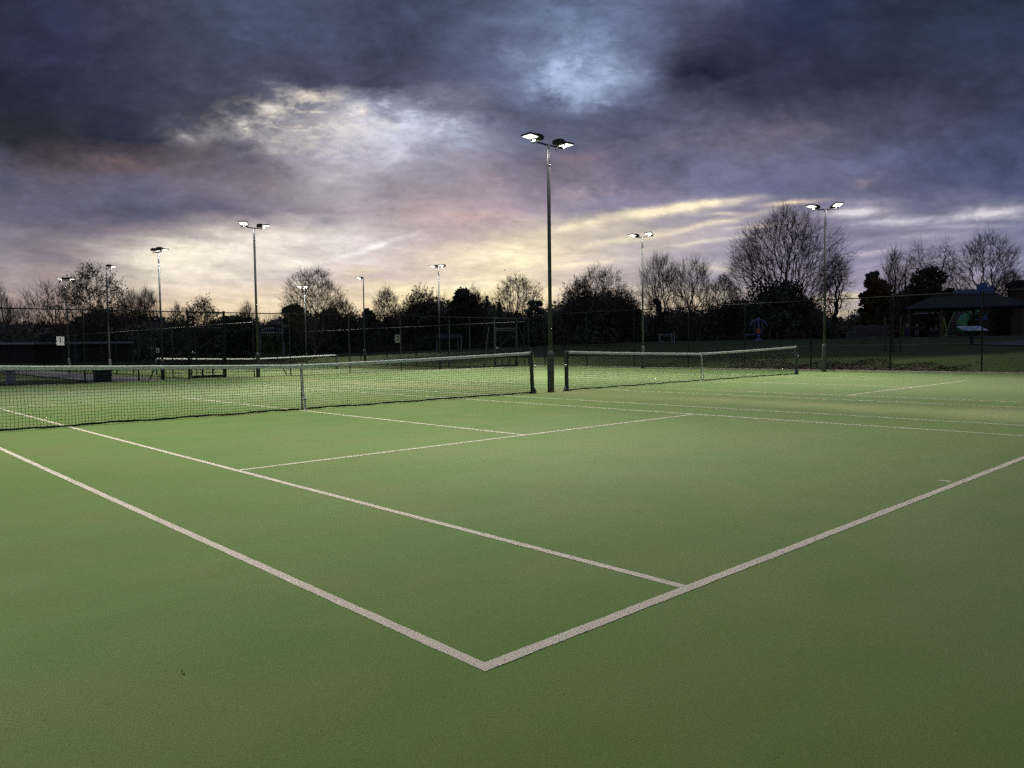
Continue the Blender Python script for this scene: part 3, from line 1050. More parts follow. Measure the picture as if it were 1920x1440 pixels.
# number plates: 1 on the left side fence, 2 on the right side fence, small ones on lamp posts
p = CAM + ray(136, 639) * 62.
face = math.atan2(CAM[1] - p[1], CAM[0] - p[0]) + math.pi / 2
plate('number_plate', 13.78, p[1] if 32 < p[1] < 78 else 63., p[2], .56, .70, '1', .62, 'white plate with a black 1 hanging on the fence above the left net end', face + .25, 'court number signs')
p = CAM + ray(746.5, 635) * 46.
plate('number_plate', p[0] - .05, p[1], p[2], .32, .46, '2', .42, 'white plate with a black 2 on the fence in the middle distance', face + .1, 'court number signs')


# ---------------------------------------------------------------- floodlight columns
def beam_optics(ld, aim):
    """asymmetric sports lens: throws forward and far, with a sharp upper cut-off"""
    ld.use_nodes = True
    nt = ld.node_tree
    b = NB(nt)
    em = [n for n in nt.nodes if n.type == 'EMISSION'][0]
    ge = b.n('ShaderNodeNewGeometry')
    sp = b.n('ShaderNodeSeparateXYZ')
    nt.links.new(ge.outputs['Incoming'], sp.inputs[0])
    down = b.m('ABSOLUTE', sp.outputs[2])
    wide = b.m('POWER', b.m('MAXIMUM', down, .2), -3.3)
    cut = b.rng(down, .30, .55, 0., 1., True)
    fx = b.m('ADD', b.m('MULTIPLY', sp.outputs[0], math.cos(aim)), b.m('MULTIPLY', sp.outputs[1], math.sin(aim)))
    fore = b.rng(fx, -.20, -.01, BACK, 1., True)
    nt.links.new(b.m('MULTIPLY', b.m('MULTIPLY', wide, cut), fore), em.inputs['Strength'])


BACK = .02


def lamp(x, y, z, H, heads, label, rz=0., base_h=1.06, power=1.):
    """heads: (arm direction deg, arm length, aim deg, tilt deg)"""
    root = tag(empty('floodlight_column', (x, y, z)), label, 'lamp post', 'floodlight columns')
    mb = MB()
    mb.lathe([(.088, -.15), (.088, base_h - .07), (.086, base_h - .05), (.056, base_h + .03), (.05, base_h + .035)], 18)
    bs = mb.build('base_section', M['pole'], root, True)
    mb = MB()
    mb.box(.062, -.045, .32, .092, .045, .84, bev=.006)
    mb.box(.060, -.02, .26, .0925, .02, .30)
    mb.build('access_door', M['pole'], bs)
    mb = MB()
    mb.lathe([(.0905, .30), (.0905, .306)], 18)
    mb.build('joint_line', M['housing'], bs)
    mb = MB()
    mb.lathe([(.050, base_h + .03), (.047, H * .55), (.046, H - .52)], 14)
    mb.build('pole', M['pole'], root, True)
    mb = MB()
    mb.lathe([(.054, H - .53), (.054, H - .50), (.044, H - .49), (.044, H - .40), (.049, H - .395), (.049, H - .36), (.036, H - .35), (.036, H - .04), (.05, H - .035), (.05, H + .02), (.03, H + .03)], 14)
    mb.build('spigot', M['steel'], root, False)
    for adir, alen, aim, tilt in heads:
        ad = Vector((math.cos(R(adir)), math.sin(R(adir)), 0))
        tip = ad * alen
        am = MB()
        am.tube([(0, 0, H), (tip.x, tip.y, H + .02)], .022, 8)
        am.box(tip.x - .05, tip.y - .05, H - .005, tip.x + .05, tip.y + .05, H + .05, bev=.008)
        am.build('cross_arm', M['housing'], root)
        Mt = Matrix.Translation((tip.x, tip.y, H + .13)) @ Matrix.Rotation(R(aim), 4, 'Z') @ Matrix.Rotation(-R(tilt), 4, 'Y')
        hb = MB()
        # flat LED tray in front, finned gear box behind
        hb.box(-.02, -.18, -.024, .31, .18, .024, Mt, .010)
        hb.box(-.24, -.13, -.045, .02, .13, .062, Mt, .022)
        for k in range(8):
            hb.box(-.21, -.115 + k * .030, .058, -.01, -.106 + k * .030, .082, Mt)
        h = hb.build('floodlight', M['housing'], root)
        lb = MB()
        lb.box(.01, -.150, -.032, .285, .150, -.0245, Mt, .003)
        lb.build('lens', M['lens'], h)
        yk = MB()
        Ry = Matrix.Translation((tip.x, tip.y, H)) @ Matrix.Rotation(R(aim), 4, 'Z')
        for s in (-1, 1):
            a = Mt @ Vector((-.03, s * .15, .0))
            c = Ry @ Vector((-.07, s * .15, -.02))
            e = Ry @ Vector((-.05, s * .09, .015))
            yk.tube([a, c, e], .013, 5)
        yk.tube([Ry @ Vector((-.05, -.09, .015)), Ry @ Vector((-.05, .09, .015))], .014, 5)
        yk.build('bracket', M['housing'], h)
        ld = bpy.data.lights.new('floodlight_beam', 'AREA')
        ld.shape = 'RECTANGLE'
        ld.size, ld.size_y = .27, .28
        ld.energy = LAMP_POWER * power
        ld.color = (1., .95, .84)
        beam_optics(ld, rz + R(aim))
        lo = bpy.data.objects.new('floodlight_beam', ld)
        col.objects.link(lo)
        lo.parent = root
        lo.matrix_local = Matrix.Translation(Mt @ Vector((.15, 0, -.07)))
    return root


HT = 6.42


def top_xy(px, py, zt):
    q = hit(px, py, zt)
    return float(q[0]), float(q[1])


lamp(12.60, 11.87, 0, 6.37, [(180, .50, 180, 3), (0, .50, 0, 1)], 'tallest lamp post in the photo, standing between the two nets')
x, y = top_xy(476, 427, HT)
lamp(x, y, -.02, HT, [(170, .40, 236, 16), (-10, .36, -25, 8)], 'second tallest lamp post, in the far fence to the left of the centre strap', power=.75)
x, y = top_xy(297, 473, 6.15)
lamp(x, y, -.33, 6.48, [(95, .28, 20, 0), (-85, .36, 14, 0)], 'lamp post with two heads turned right, beyond the far fence left of the gate', power=.5)
x, y = top_xy(1547.5, 393, HT + .1)
lamp(x, y, .05, HT + .05, [(130, .44, 165, 8), (-50, .40, 236, 17)], 'lamp post behind the right fence, in front of the largest bare tree', power=.45)
x, y = top_xy(1204.5, 445, HT + .1)
lamp(x, y, .05, HT + .05, [(105, .42, 172, 6), (-75, .38, 200, 9)], 'lamp post behind the right fence, left of the twin upright trees', power=.5)
x, y = top_xy(822, 502, HT + .0)
lamp(x, y, gz(x, y), HT - gz(x, y), [(105, .34, 180, 4), (-75, .34, 198, 6)], 'far lamp post with a T-shaped top in front of the yellow glow', power=.5)
x, y = top_xy(681, 524, HT + .0)
lamp(x, y, gz(x, y), HT - gz(x, y), [(120, .25, 178, 4)], 'far lamp post with a single head turned left, right of the pale-trunked tree', power=.5)
x, y = top_xy(571, 541, HT - .1)
lamp(x, y, -.33, HT + .23, [(135, .38, 222, 16), (-45, .15, 225, 10)], 'distant lamp post standing in front of the pale-trunked tree', power=.5)
x, y = top_xy(199, 503, 6.15)
lamp(x, y, -.33, 6.48, [(-30, .25, 8, 0)], 'distant lamp post in front of the tall leafy tree on the left', power=.5)
x, y = top_xy(123, 526, 6.15)
lamp(x, y, -.33, 6.48, [(150, .22, 150, 2), (-30, .25, 10, 0)], 'most distant lamp post on the left, between two bare trees', power=.5)
lamp(-4.35, 11.87, 0, 6.37, [(180, .50, 180, 14), (0, .50, 0, 14)], 'lamp post at the far end of the near net, outside the left edge of the photo')
p = CAM + ray(299, 657) * 40.2
plate('number_plate', p[0] - .12, p[1] - .10, p[2], .15, .24, '3', .22, 'tiny number plate on the lamp post left of the gate', -.6)


# ---------------------------------------------------------------- trees
def nrm(v):
    return v / (np.linalg.norm(v, axis=-1, keepdims=True) + 1e-9)


STY = dict(
    # crown base, widest point, top bluntness, straightness of limbs, twig lift, twig length, stems, low spread
    spread=dict(cb=.14, wide=.45, blunt=.5, bf=2.0, lift=.25, tw=.055, stems=1, n=1250),
    fan=dict(cb=.18, wide=.66, blunt=.55, bf=1.8, lift=.75, tw=.085, stems=1, n=620),
    upright=dict(cb=.24, wide=.62, blunt=.6, bf=1.3, lift=.5, tw=.06, stems=3, n=760),
    birch=dict(cb=.22, wide=.5, blunt=.8, bf=.8, lift=-.55, tw=.09, stems=1, n=420),
    bush=dict(cb=.10, wide=.52, blunt=.55, bf=1.7, lift=.45, tw=.065, stems=4, n=800),
    scrub=dict(cb=.08, wide=.5, blunt=.9, bf=2.0, lift=1.1, tw=.10, stems=6, n=320),
)


def skeleton(rs, H, W_, S, n):
    """branch skeleton that fills a crown: each point joins the tree where the way back to the root is shortest"""
    cb, wd = S['cb'], S['wide']
    t = rs.rand(n * 3)
    prof = np.where(t < wd, .42 + .58 * np.sin(t / wd * math.pi / 2), np.cos((t - wd) / (1 - wd) * math.pi / 2 * .985) ** S['blunt'])
    keep = rs.rand(n * 3) < (prof ** 1.3 + .06)
    t, prof = t[keep][:n], prof[keep][:n]
    m = len(t)
    az = rs.uniform(0, 2 * math.pi, m)
    # lobes: the outline is not a clean egg
    ph = rs.uniform(0, 6.28, 4)
    lobe = 1 + .16 * np.sin(3 * az + 5 * t + ph[0]) + .11 * np.sin(5 * az - 9 * t + ph[1])
    rad = prof * (rs.rand(m) ** .42) * lobe * W_
    top = 1 + .05 * np.sin(2 * az + ph[2])
    pts = np.stack([np.cos(az) * rad, np.sin(az) * rad, (cb + (1 - cb) * t * top) * H], 1)
    ns = S['stems']
    nodes, par = [np.zeros(3) + [0, 0, -.2]], [-1]
    a0 = rs.uniform(0, 6.28)
    for k in range(ns):
        sp = (.0 if ns == 1 else .10) * W_
        a = a0 + 6.283 * k / max(1, ns)
        prev = 0
        hh = H * (max(.30, cb * 1.3) if ns == 1 else .42) * rs.uniform(.85, 1.1)
        for q in range(1, 6):
            f = q / 5
            nodes.append(np.array([math.cos(a) * sp * (.6 + 1.6 * f) + rs.normal(0, .012 * W_), math.sin(a) * sp * (.6 + 1.6 * f) + rs.normal(0, .012 * W_), hh * f]))
            par.append(prev)
            prev = len(nodes) - 1
    k0 = len(nodes)
    N = k0 + m
    X = np.zeros((N, 3))
    X[:k0] = nodes
    X[k0:] = pts
    parent = np.full(N, -1)
    parent[:k0] = par
    plen = np.zeros(N)
    for i in range(1, k0):
        plen[i] = plen[parent[i]] + np.linalg.norm(X[i] - X[parent[i]])
    best = np.full(m, 1e9)
    who = np.zeros(m, int)
    bf = S['bf']

    def relax(i):
        d = np.linalg.norm(pts - X[i], axis=1)
        # growing back downwards is dear
        d = d + np.maximum(0, X[i, 2] - pts[:, 2]) * (.9 if S['lift'] > 0 else .2)
        c = d + bf * (plen[i] + d)
        u = c < best
        best[u] = c[u]
        who[u] = i
    for i in range(1, k0):
        relax(i)
    done = np.zeros(m, bool)
    order = []
    for _ in range(m):
        j = int(np.argmin(np.where(done, 1e9, best)))
        done[j] = True
        g = k0 + j
        parent[g] = who[j]
        plen[g] = plen[who[j]] + np.linalg.norm(X[g] - X[who[j]])
        order.append(g)
        relax(g)
    cnt = np.zeros(N)
    has = np.zeros(N, bool)
    has[parent[parent >= 0]] = True
    cnt[~has] = 1
    for g in order[::-1]:
        cnt[parent[g]] += cnt[g]
    for g in range(k0 - 1, 0, -1):
        cnt[parent[g]] += cnt[g]
    return X, parent, cnt, k0


def leaf_quads(rs, C, size):
    n = len(C)
    a = nrm(rs.normal(0, 1, (n, 3)))
    c = nrm(np.cross(a, rs.normal(0, 1, (n, 3))))
    s = (size * rs.uniform(.55, 1.4, n))[:, None]
    V = np.stack([C - a * s, C - c * s * .55, C + a * s, C + c * s * .55], 1).reshape(-1, 3)
    F = np.arange(4 * n).reshape(n, 4)
    return V, F


def tree(px, D, top_y, half_px, style, seed, label, twr=.009, ivy=None, leaves=None, cat='tree', name='bare_tree', base=None, bark='bark',
         dens=1., trunk_r=None, group='trees along the horizon', lean=0.):
    rs = np.random.RandomState(seed)
    x, y = at(px, D)
    z = gz(x, y) if base is None else base
    hy = 647 - (px - 960) * .0131
    H = CAM[2] + (hy - top_y) / FPX * D - z
    Wd = half_px / FPX * D
    S = STY[style]
    X, par, cnt, k0 = skeleton(rs, H * .93, Wd * .90, S, int(S['n'] * dens))
    tr = trunk_r or .016 * H + .09
    cmax = cnt[0] if cnt[0] > 0 else cnt[1:].max()
    r = np.maximum(twr * 1.3, tr * (cnt / cmax) ** .58)
    g = np.arange(1, len(X))
    A, B = X[par[g]], X[g]
    # slight crook in the middle of each piece
    ln = np.linalg.norm(B - A, axis=1, keepdims=True)
    Mi = (A + B) / 2 + rs.normal(0, .06, A.shape) * ln
    ra, rb = np.minimum(r[par[g]], r[g] * 1.25), r[g]
    thick = cnt[g] > 5
    D0 = nrm(B - A)
    # twigs at every node of the crown
    src = g[(~thick)]
    per = 4
    p = np.repeat(X[src], per, 0)
    d0 = np.repeat(nrm(X[src] - X[par[src]]), per, 0)
    outw = nrm(p * np.array([1, 1, .35]) - np.array([0, 0, H * .12]))
    L = S['tw'] * H * rs.uniform(.35, 1.25, len(p))[:, None]
    d1 = nrm(d0 * .8 + outw * .45 + rs.normal(0, .48, p.shape) + np.array([0, 0, S['lift'] * .6]))
    q = p + d1 * L
    d2 = nrm(d1 + rs.normal(0, .25, p.shape) + np.array([0, 0, S['lift'] * .5]))
    q2 = q + d2 * L * .75
    sb = p + (q - p) * rs.uniform(.3, .9, (len(p), 1))
    sq = sb + nrm(d1 + rs.normal(0, .6, p.shape) + np.array([0, 0, S['lift'] * .5])) * L * .75
    root = tag(empty(name, (x, y, z)), label, cat, group)

    def wood(nm, m_, pa, pb, qa, qb, sides, smooth=False):
        V, F = prisms(pa, pb, qa, qb, sides)
        link(nm, np_mesh(nm, V, F), m_, root, smooth)
    rm = (ra + rb) / 2
    wood('trunk', M[bark], np.concatenate([A[thick], Mi[thick]]), np.concatenate([Mi[thick], B[thick]]), np.concatenate([ra[thick], rm[thick]]), np.concatenate([rm[thick], rb[thick]]), 6, True)
    th = ~thick
    n_ = len(p)
    wood('crown', M['twig'], np.concatenate([A[th], Mi[th], p, q, sb]), np.concatenate([Mi[th], B[th], q, q2, sq]),
         np.concatenate([ra[th], rm[th], np.full(n_, twr), np.full(n_, twr * .75), np.full(n_, twr * .7)]),
         np.concatenate([rm[th], rb[th], np.full(n_, twr * .75), np.full(n_, twr * .45), np.full(n_, twr * .45)]), 3)
    tips = np.concatenate([q, q2, sq])
    if ivy:           # (height from, to, radius factor, count, size): evergreen climber or dense lower growth
        z0, z1, rf, cnt, sz = ivy
        C = []
        nb = 14
        cz = rs.uniform(z0, z1, nb) * H
        ca = rs.uniform(0, 6.28, nb)
        cr = rf * Wd * rs.uniform(.1, .85, nb)
        br = rf * Wd * rs.uniform(.35, .75, nb)
        which = rs.randint(0, nb, cnt)
        o = nrm(rs.normal(0, 1, (cnt, 3))) * (rs.rand(cnt, 1) ** .45)
        C = np.stack([np.cos(ca) * cr, np.sin(ca) * cr, cz], 1)[which] + o * br[which][:, None] * np.array([1, 1, .9])
        C = C[C[:, 2] > .1]
        V, F = leaf_quads(rs, C, sz)
        link('ivy', np_mesh('ivy', V, F), M['ivy'], root)
    if leaves:        # (count, size, material, low cut)
        cnt, sz, lm, lo = leaves
        src = tips[tips[:, 2] > lo * H]
        C = src[rs.randint(0, len(src), cnt)] + rs.normal(0, sz * 1.2, (cnt, 3))
        V, F = leaf_quads(rs, C, sz)
        link('leaves', np_mesh('leaves', V, F), M[lm], root)
    return root


def blob_tree(px, D, top_y, half_px, seed, label, mat_='ivy', name='evergreen_tree', shape='round', cnt=7000, sz=.22, base=None, cat='tree', group='trees along the horizon', low=.05):
    """evergreen: many small leaf clumps through an uneven crown on a short trunk"""
    rs = np.random.RandomState(seed)
    x, y = at(px, D)
    z = gz(x, y) if base is None else base
    hy = 647 - (px - 960) * .0131
    H = CAM[2] + (hy - top_y) / FPX * D - z
    Wd = half_px / FPX * D
    root = tag(empty(name, (x, y, z)), label, cat, group)
    mb = MB()
    mb.tube([(0, 0, -.2), (.05, .03, H * .4), (0, .06, H * .75)], [.03 * H + .04, .022 * H, .008 * H], 7)
    for k in range(12):
        a = rs.uniform(0, 6.28)
        h0 = rs.uniform(.2, .7) * H
        w = Wd * .7 * (1 - h0 / H * (.6 if shape != 'cone' else .95))
        mb.tube([(0, .03, h0), (math.cos(a) * w * .5, math.sin(a) * w * .5, h0 + .1 * H), (math.cos(a) * w, math.sin(a) * w, h0 + .16 * H)], [.010 * H, .006 * H, .002 * H], 5)
    mb.build('trunk', M['bark'], root)
    nb = 70
    t = rs.rand(nb)
    if shape == 'cone':
        hz_ = low + (1 - low) * t
        rad = (1 - hz_) * 1.0 + .05
    elif shape == 'dome':
        hz_ = low + (.93 - low) * t
        rad = np.sqrt(np.maximum(.02, 1 - (hz_ / 1.0) ** 2.4))
    else:
        hz_ = low + (.92 - low) * t
        rad = np.sqrt(np.maximum(.03, 1 - ((hz_ - .48) / .54) ** 2))
    a = rs.uniform(0, 6.28, nb)
    rr_ = rs.uniform(.2, 1.1, nb) * rad * Wd * .84
    cc = np.stack([np.cos(a) * rr_, np.sin(a) * rr_, hz_ * H], 1)
    br = np.minimum(rs.uniform(.08, .32, nb) * Wd, .5 * Wd) * (1. if shape != 'cone' else .8)
    w = rs.randint(0, nb, cnt)
    o = nrm(rs.normal(0, 1, (cnt, 3))) * (rs.rand(cnt, 1) ** .5)
    C = cc[w] + o * br[w][:, None] * np.array([1, 1, .85])
    C = C[(C[:, 2] > .05)]
    V, F = leaf_quads(rs, C, sz)
    link('crown', np_mesh('crown', V, F), M[mat_], root)
    return root


# left of the photo
tree(6, 100, 536, 26, 'scrub', 11, 'thin bare tree at the left edge of the photo')
tree(104, 96, 528, 52, 'fan', 12, 'bare spreading tree behind the most distant lamp post on the left', dens=.8)
tree(178, 90, 500, 70, 'bush', 13, 'tall broad tree on the left with dark leaves still on its top', leaves=(3800, .10, 'greenleaf', .55), dens=.8)
tree(254, 96, 545, 22, 'fan', 14, 'small bare tree right of the tall leafy tree on the left', dens=.8)
tree(278, 97, 541, 24, 'fan', 15, 'bare round-headed tree just left of the lamp post whose heads turn right', dens=.8)
tree(380, 82, 556, 33, 'bush', 16, 'low tree with sparse orange-brown leaves above the left gate', leaves=(2000, .10, 'brownleaf', .3), dens=.6)
tree(335, 92, 566, 16, 'scrub', 17, 'thin whippy saplings left of the gate', twr=.010)
tree(466, 90, 566, 16, 'scrub', 18, 'thin bare sapling just left of the second tallest lamp post', twr=.010)
blob_tree(440, 80, 592, 36, 19, 'dark rounded bush behind the left gate', name='evergreen_bush', cat='bush', cnt=5000)
blob_tree(345, 74, 588, 20, 20, 'small dark bush at the left gate post', name='evergreen_bush', cat='bush', cnt=2500, sz=.17)
tree(590, 72, 498, 58, 'spread', 21, 'bare round-crowned tree with a pale trunk, behind the distant net', bark='palebark', leaves=(500, .07, 'brownleaf', .3), trunk_r=.16, dens=.85)
blob_tree(557, 84, 569, 30, 22, 'dark flat-topped evergreen left of the pale-trunked tree', cnt=6000, sz=.2)
tree(640, 88, 556, 36, 'bush', 23, 'bushy bare tree right of the pale-trunked tree', leaves=(1200, .09, 'brownleaf', .2), dens=.9)
blob_tree(625, 86, 575, 26, 24, 'dark evergreen clump behind the pale-trunked tree', cnt=4500)
blob_tree(692, 84, 572, 20, 25, 'dark evergreen at the foot of the single-headed lamp post', cnt=3500)
tree(726, 88, 536, 30, 'spread', 26, 'small gnarled bare tree right of the single-headed lamp post', ivy=(.15, .5, .25, 700, .2), dens=.7)
tree(790, 90, 538, 36, 'bush', 27, 'bare-topped tree behind the T-shaped far lamp post', leaves=(2400, .11, 'brownleaf', .15), ivy=(.1, .62, .8, 4200, .22), dens=.9)
blob_tree(872, 90, 540, 42, 28, 'wide dome-shaped dark tree right of the T-shaped far lamp post', mat_='greenleaf', shape='dome', cnt=9000, sz=.2)
tree(884, 91, 536, 38, 'bush', 29, 'bare twigs of a tree rising through the dome-shaped dark tree', dens=.8)
blob_tree(914, 84, 556, 9, 30, 'slim dark conifer right of the dome-shaped tree', shape='cone', name='conifer', cnt=1800, sz=.16)
blob_tree(937, 84, 560, 11, 31, 'slim dark conifer left of the bare pair beside the tall lamp post', shape='cone', name='conifer', cnt=2000, sz=.16)
tree(972, 88, 514, 48, 'upright', 32, 'bare upright tree just left of the tallest lamp post', leaves=(700, .09, 'brownleaf', .5), ivy=(.1, .45, .22, 700, .2), dens=.85)
blob_tree(1004, 80, 558, 22, 33, 'dark holly bush left of the tallest lamp post', name='evergreen_bush', cat='bush', cnt=3800, sz=.17)
# right half
tree(1124, 84, 496, 66, 'bush', 34, 'broad many-stemmed bare tree right of the tallest lamp post', ivy=(.06, .55, .62, 5200, .22), leaves=(1000, .09, 'brownleaf', .1), dens=1.1)
tree(1085, 86, 525, 36, 'bush', 35, 'lower leafy shoulder tree right of the tallest lamp post', leaves=(2600, .10, 'greenleaf', .2), dens=.9)
tree(1170, 90, 540, 34, 'bush', 36, 'low bare tree left of the lamp post by the twin trees', leaves=(1200, .09, 'brownleaf', .1))
tree(1236, 90, 478, 34, 'fan', 37, 'left one of the twin upright bare trees', ivy=(.1, .5, .25, 900, .2), dens=.9)
tree(1297, 88, 482, 42, 'fan', 38, 'right one of the twin upright bare trees, round-headed', dens=.95)
tree(1355, 92, 512, 38, 'bush', 39, 'low purplish bare tree left of the largest tree', dens=1.1)
tree(1470, 86, 388, 120, 'spread', 40, 'largest bare tree in the photo, with a wide round crown', ivy=(.10, .36, .42, 5200, .22), trunk_r=.55, twr=.0085, dens=2.0)
blob_tree(1458, 84, 540, 52, 41, 'dark ivy thicket round the trunk of the largest tree', name='evergreen_bush', cat='bush', cnt=8000, sz=.2)
tree(1565, 84, 462, 24, 'birch', 42, 'slender drooping birch right of the largest tree', dens=.7)
blob_tree(1635, 86, 504, 26, 43, 'dark round evergreen head above the orange-brown tree', shape='dome', cnt=4600, sz=.18)
blob_tree(1642, 83, 515, 38, 44, 'orange-brown leaning bushy tree left of the playground', mat_='brownleaf', name='leafy_tree', shape='dome', cnt=7000, sz=.17)
tree(1674, 84, 466, 20, 'scrub', 45, 'thin pale bare saplings right of the orange-brown tree', twr=.010)
blob_tree(1738, 88, 500, 56, 46, 'wide dark thicket behind the swings', name='dense_tree', mat_='greenleaf', shape='dome', cnt=9000, sz=.2)
tree(1720, 90, 452, 34, 'birch', 47, 'feathery bare birch rising above the thicket behind the swings', dens=.8)
tree(1768, 91, 448, 34, 'birch', 48, 'second feathery bare birch above the thicket, nearer the right edge', dens=.8)
tree(1848, 84, 430, 62, 'upright', 49, 'tall many-stemmed bare tree above the playground shelter', ivy=(.05, .42, .28, 1800, .18), dens=1.)
tree(1890, 88, 505, 36, 'spread', 50, 'low drooping bare tree at the right edge of the photo', dens=.8)
blob_tree(1880, 92, 572, 30, 51, 'dark low evergreen beside the dark building on the right', name='evergreen_bush', cat='bush', cnt=3000)
tree(40, 104, 566, 40, 'scrub', 52, 'low bare thicket tree left of the most distant lamp post', dens=.9)


# the far wood: one dark mass of shrubs and trunks along the whole horizon
def far_wood():
    rs = np.random.RandomState(5)
    C, P0, P1, r0, r1 = [], [], [], [], []
    for px in np.arange(-260, 2180, 9.):
        for row in range(3):
            D = 94 + row * 7 + rs.uniform(-3, 3)
            pxx = px + rs.uniform(-6, 6)
            x, y = at(pxx, D)
            z = gz(x, y)
            topy = 606 + 9 * math.sin(px / 47.) + 7 * math.sin(px / 19. + 1) + rs.uniform(-6, 6) - (px - 960) * .008 - (10 if row else 0)
            for bc, bw, bh in ((880, 110, 30), (1120, 80, 36), (1300, 90, 16), (1480, 80, 24), (1740, 90, 42), (620, 60, 14), (200, 60, 10)):
                topy -= bh * math.exp(-((px - bc) / bw) ** 4) * rs.uniform(.65, 1.05)
            if 480 < px < 560:
                topy += 10
            if 1570 < px < 1610:
                topy += 6
            hy = 647 - (pxx - 960) * .0131
            H = CAM[2] + (hy - topy) / FPX * D - z
            n = 150
            o = np.stack([rs.normal(0, .55, n), rs.normal(0, .8, n), H * rs.rand(n) ** .8 * 1.0], 1)
            C.append(np.array([x, y, z]) + o)
            m = 26
            b0 = np.stack([x + rs.normal(0, .7, m), y + rs.normal(0, .7, m), np.full(m, z)], 1)
            ln = H * rs.uniform(.7, 1.22, m)
            P0.append(b0)
            P1.append(b0 + np.stack([rs.normal(0, .14, m) * ln, rs.normal(0, .14, m) * ln, ln], 1))
    C = np.concatenate(C)
    V, F = leaf_quads(rs, C, .24)
    P0, P1 = np.concatenate(P0), np.concatenate(P1)
    mid = P0 + (P1 - P0) * .45
    tip2 = mid + (P1 - mid) * .9 + rs.normal(0, .25, P1.shape)
    A = np.concatenate([P0, mid])
    B = np.concatenate([P1, tip2])
    V2, F2 = prisms(A, B, np.full(len(A), .022), np.full(len(A), .008), 3)
    Vt = np.concatenate([V, V2])
    Ft = np.concatenate([F, F2 + len(V)])
    o = link('far_wood', np_mesh('far_wood', Vt, Ft), M['under'])
    tag(o, 'dark mass of undergrowth and shrubs along the whole horizon', 'undergrowth', kind='stuff')


far_wood()


# leaf litter and rough soil on the bank behind the right fence
def litter():
    rs = np.random.RandomState(9)
    n = 6500
    y = rs.uniform(6.9, 18.4, n)
    x = 29.95 + rs.rand(n) ** 1.35 * (1.35 + .5 * np.sin(y * 2.1) * np.sin(y * .9 + 1))
    keep = rs.rand(n) < np.clip((y - 7.2) / 1.0, 0, 1) * np.clip((18.2 - y) / 2.2, 0, 1)
    x, y = x[keep], y[keep]
    z = np.array([gz(a, c) for a, c in zip(x, y)]) + .03
    C = np.stack([x, y, z], 1)
    V, F = leaf_quads(rs, C, .050)
    V[:, 2] = np.repeat(C[:, 2], 4) + (V[:, 2] - np.repeat(C[:, 2], 4)) * .35
    o = link('leaf_litter', np_mesh('leaf_litter', V, F), M['litter'])
    tag(o, 'brown fallen leaves on the bank behind the right fence', 'leaf litter', kind='stuff')
    mb = MB()
    ys = np.linspace(7.6, 17.4, 40)
    L = []
    for i, yy in enumerate(ys):
        w = math.sin(math.pi * i / 39) ** .4
        for t in (0, .5, 1):
            xx = 29.98 + t * (.2 + .55 * w + .14 * math.sin(yy * 5) + .12 * math.sin(yy * 2.3))
            L.append((xx, yy, gz(xx, yy) + .018))
    mb.add(L, [(3 * i + k, 3 * i + k + 1, 3 * i + k + 4, 3 * i + k + 3) for i in range(39) for k in (0, 1)])
    tag(mb.build('bare_soil', M['litter']), 'bare brown soil on the bank behind the right fence', kind='structure')


litter()
# ---------------------------------------------------------------- things in the park
def put(px, D):
    x, y = at(px, D)
    return x, y, gz(x, y)


def facing(x, y):
    """rotation that turns a thing's -y side to the court"""
    return math.atan2(CAM[1] - y, CAM[0] - x) + math.pi / 2


def shelter_big():
    x, y, z = put(1806, 66)
    root = tag(empty('park_shelter', (x, y, z), facing(x, y) + .12), 'open timber shelter with a hipped slate roof, by the playground', 'shelter')
    w, d, he, hr = 4.7, 2.6, 2.35, 3.55
    for i, px_ in enumerate((-4.3, -1.9, 1.0, 3.9)):
        for s in (-1, 1):
            mb = MB()
            xx, yy = px_, s * (d - .45)
            mb.box(xx - .11, yy - .11, 0, xx + .11, yy + .11, he, bev=.012)
            p = mb.build('post', M['wood'], root)
            mb = MB()
            for t in (-1, 1):
                if abs(xx + t * .6) < w - .2:
                    mb.tube([(xx + t * .1, yy, he - .72), (xx + t * .32, yy, he - .36), (xx + t * .62, yy, he - .04)], .055, 6)
            mb.build('bracket', M['wood'], p)
    mb = MB()
    for s in (-1, 1):
        mb.box(-w + .2, s * (d - .45) - .09, he, w - .2, s * (d - .45) + .09, he + .2)
    for s in (-1, 1):
        mb.box(s * (w - .35) - .08, -d + .55, he + .002, s * (w - .35) + .08, d - .55, he + .19)
    mb.build('beam', M['wood'], root)
    mb = MB()
    v = [(-w, -d, he + .12), (w, -d, he + .12), (w, d, he + .12), (-w, d, he + .12), (-w + 2.3, 0, hr), (w - 2.3, 0, hr)]
    u = [(a * .99, c * .99, e - .10) for a, c, e in v]
    mb.add(v + u, [(0, 1, 5, 4), (1, 2, 5), (2, 3, 4, 5), (3, 0, 4), (7, 6, 10, 11), (8, 7, 11), (9, 8, 11, 10), (6, 9, 10),
                   (1, 0, 6, 7), (2, 1, 7, 8), (3, 2, 8, 9), (0, 3, 9, 6)])
    rf = mb.build('roof', M['roof'], root)
    mb = MB()
    mb.tube([(-w + 2.2, 0, hr + .01), (w - 2.2, 0, hr + .01)], .07, 6)
    mb.build('ridge', M['roof'], rf)
    mb = MB()
    for s in (-1.2, 1.4):
        mb.box(s - .8, -.2, .42, s + .8, .2, .48)
        mb.box(s - .7, -.15, 0, s - .6, .15, .42)
        mb.box(s + .6, -.15, 0, s + .7, .15, .42)
    mb.build('bench', M['wood'], root)


shelter_big()


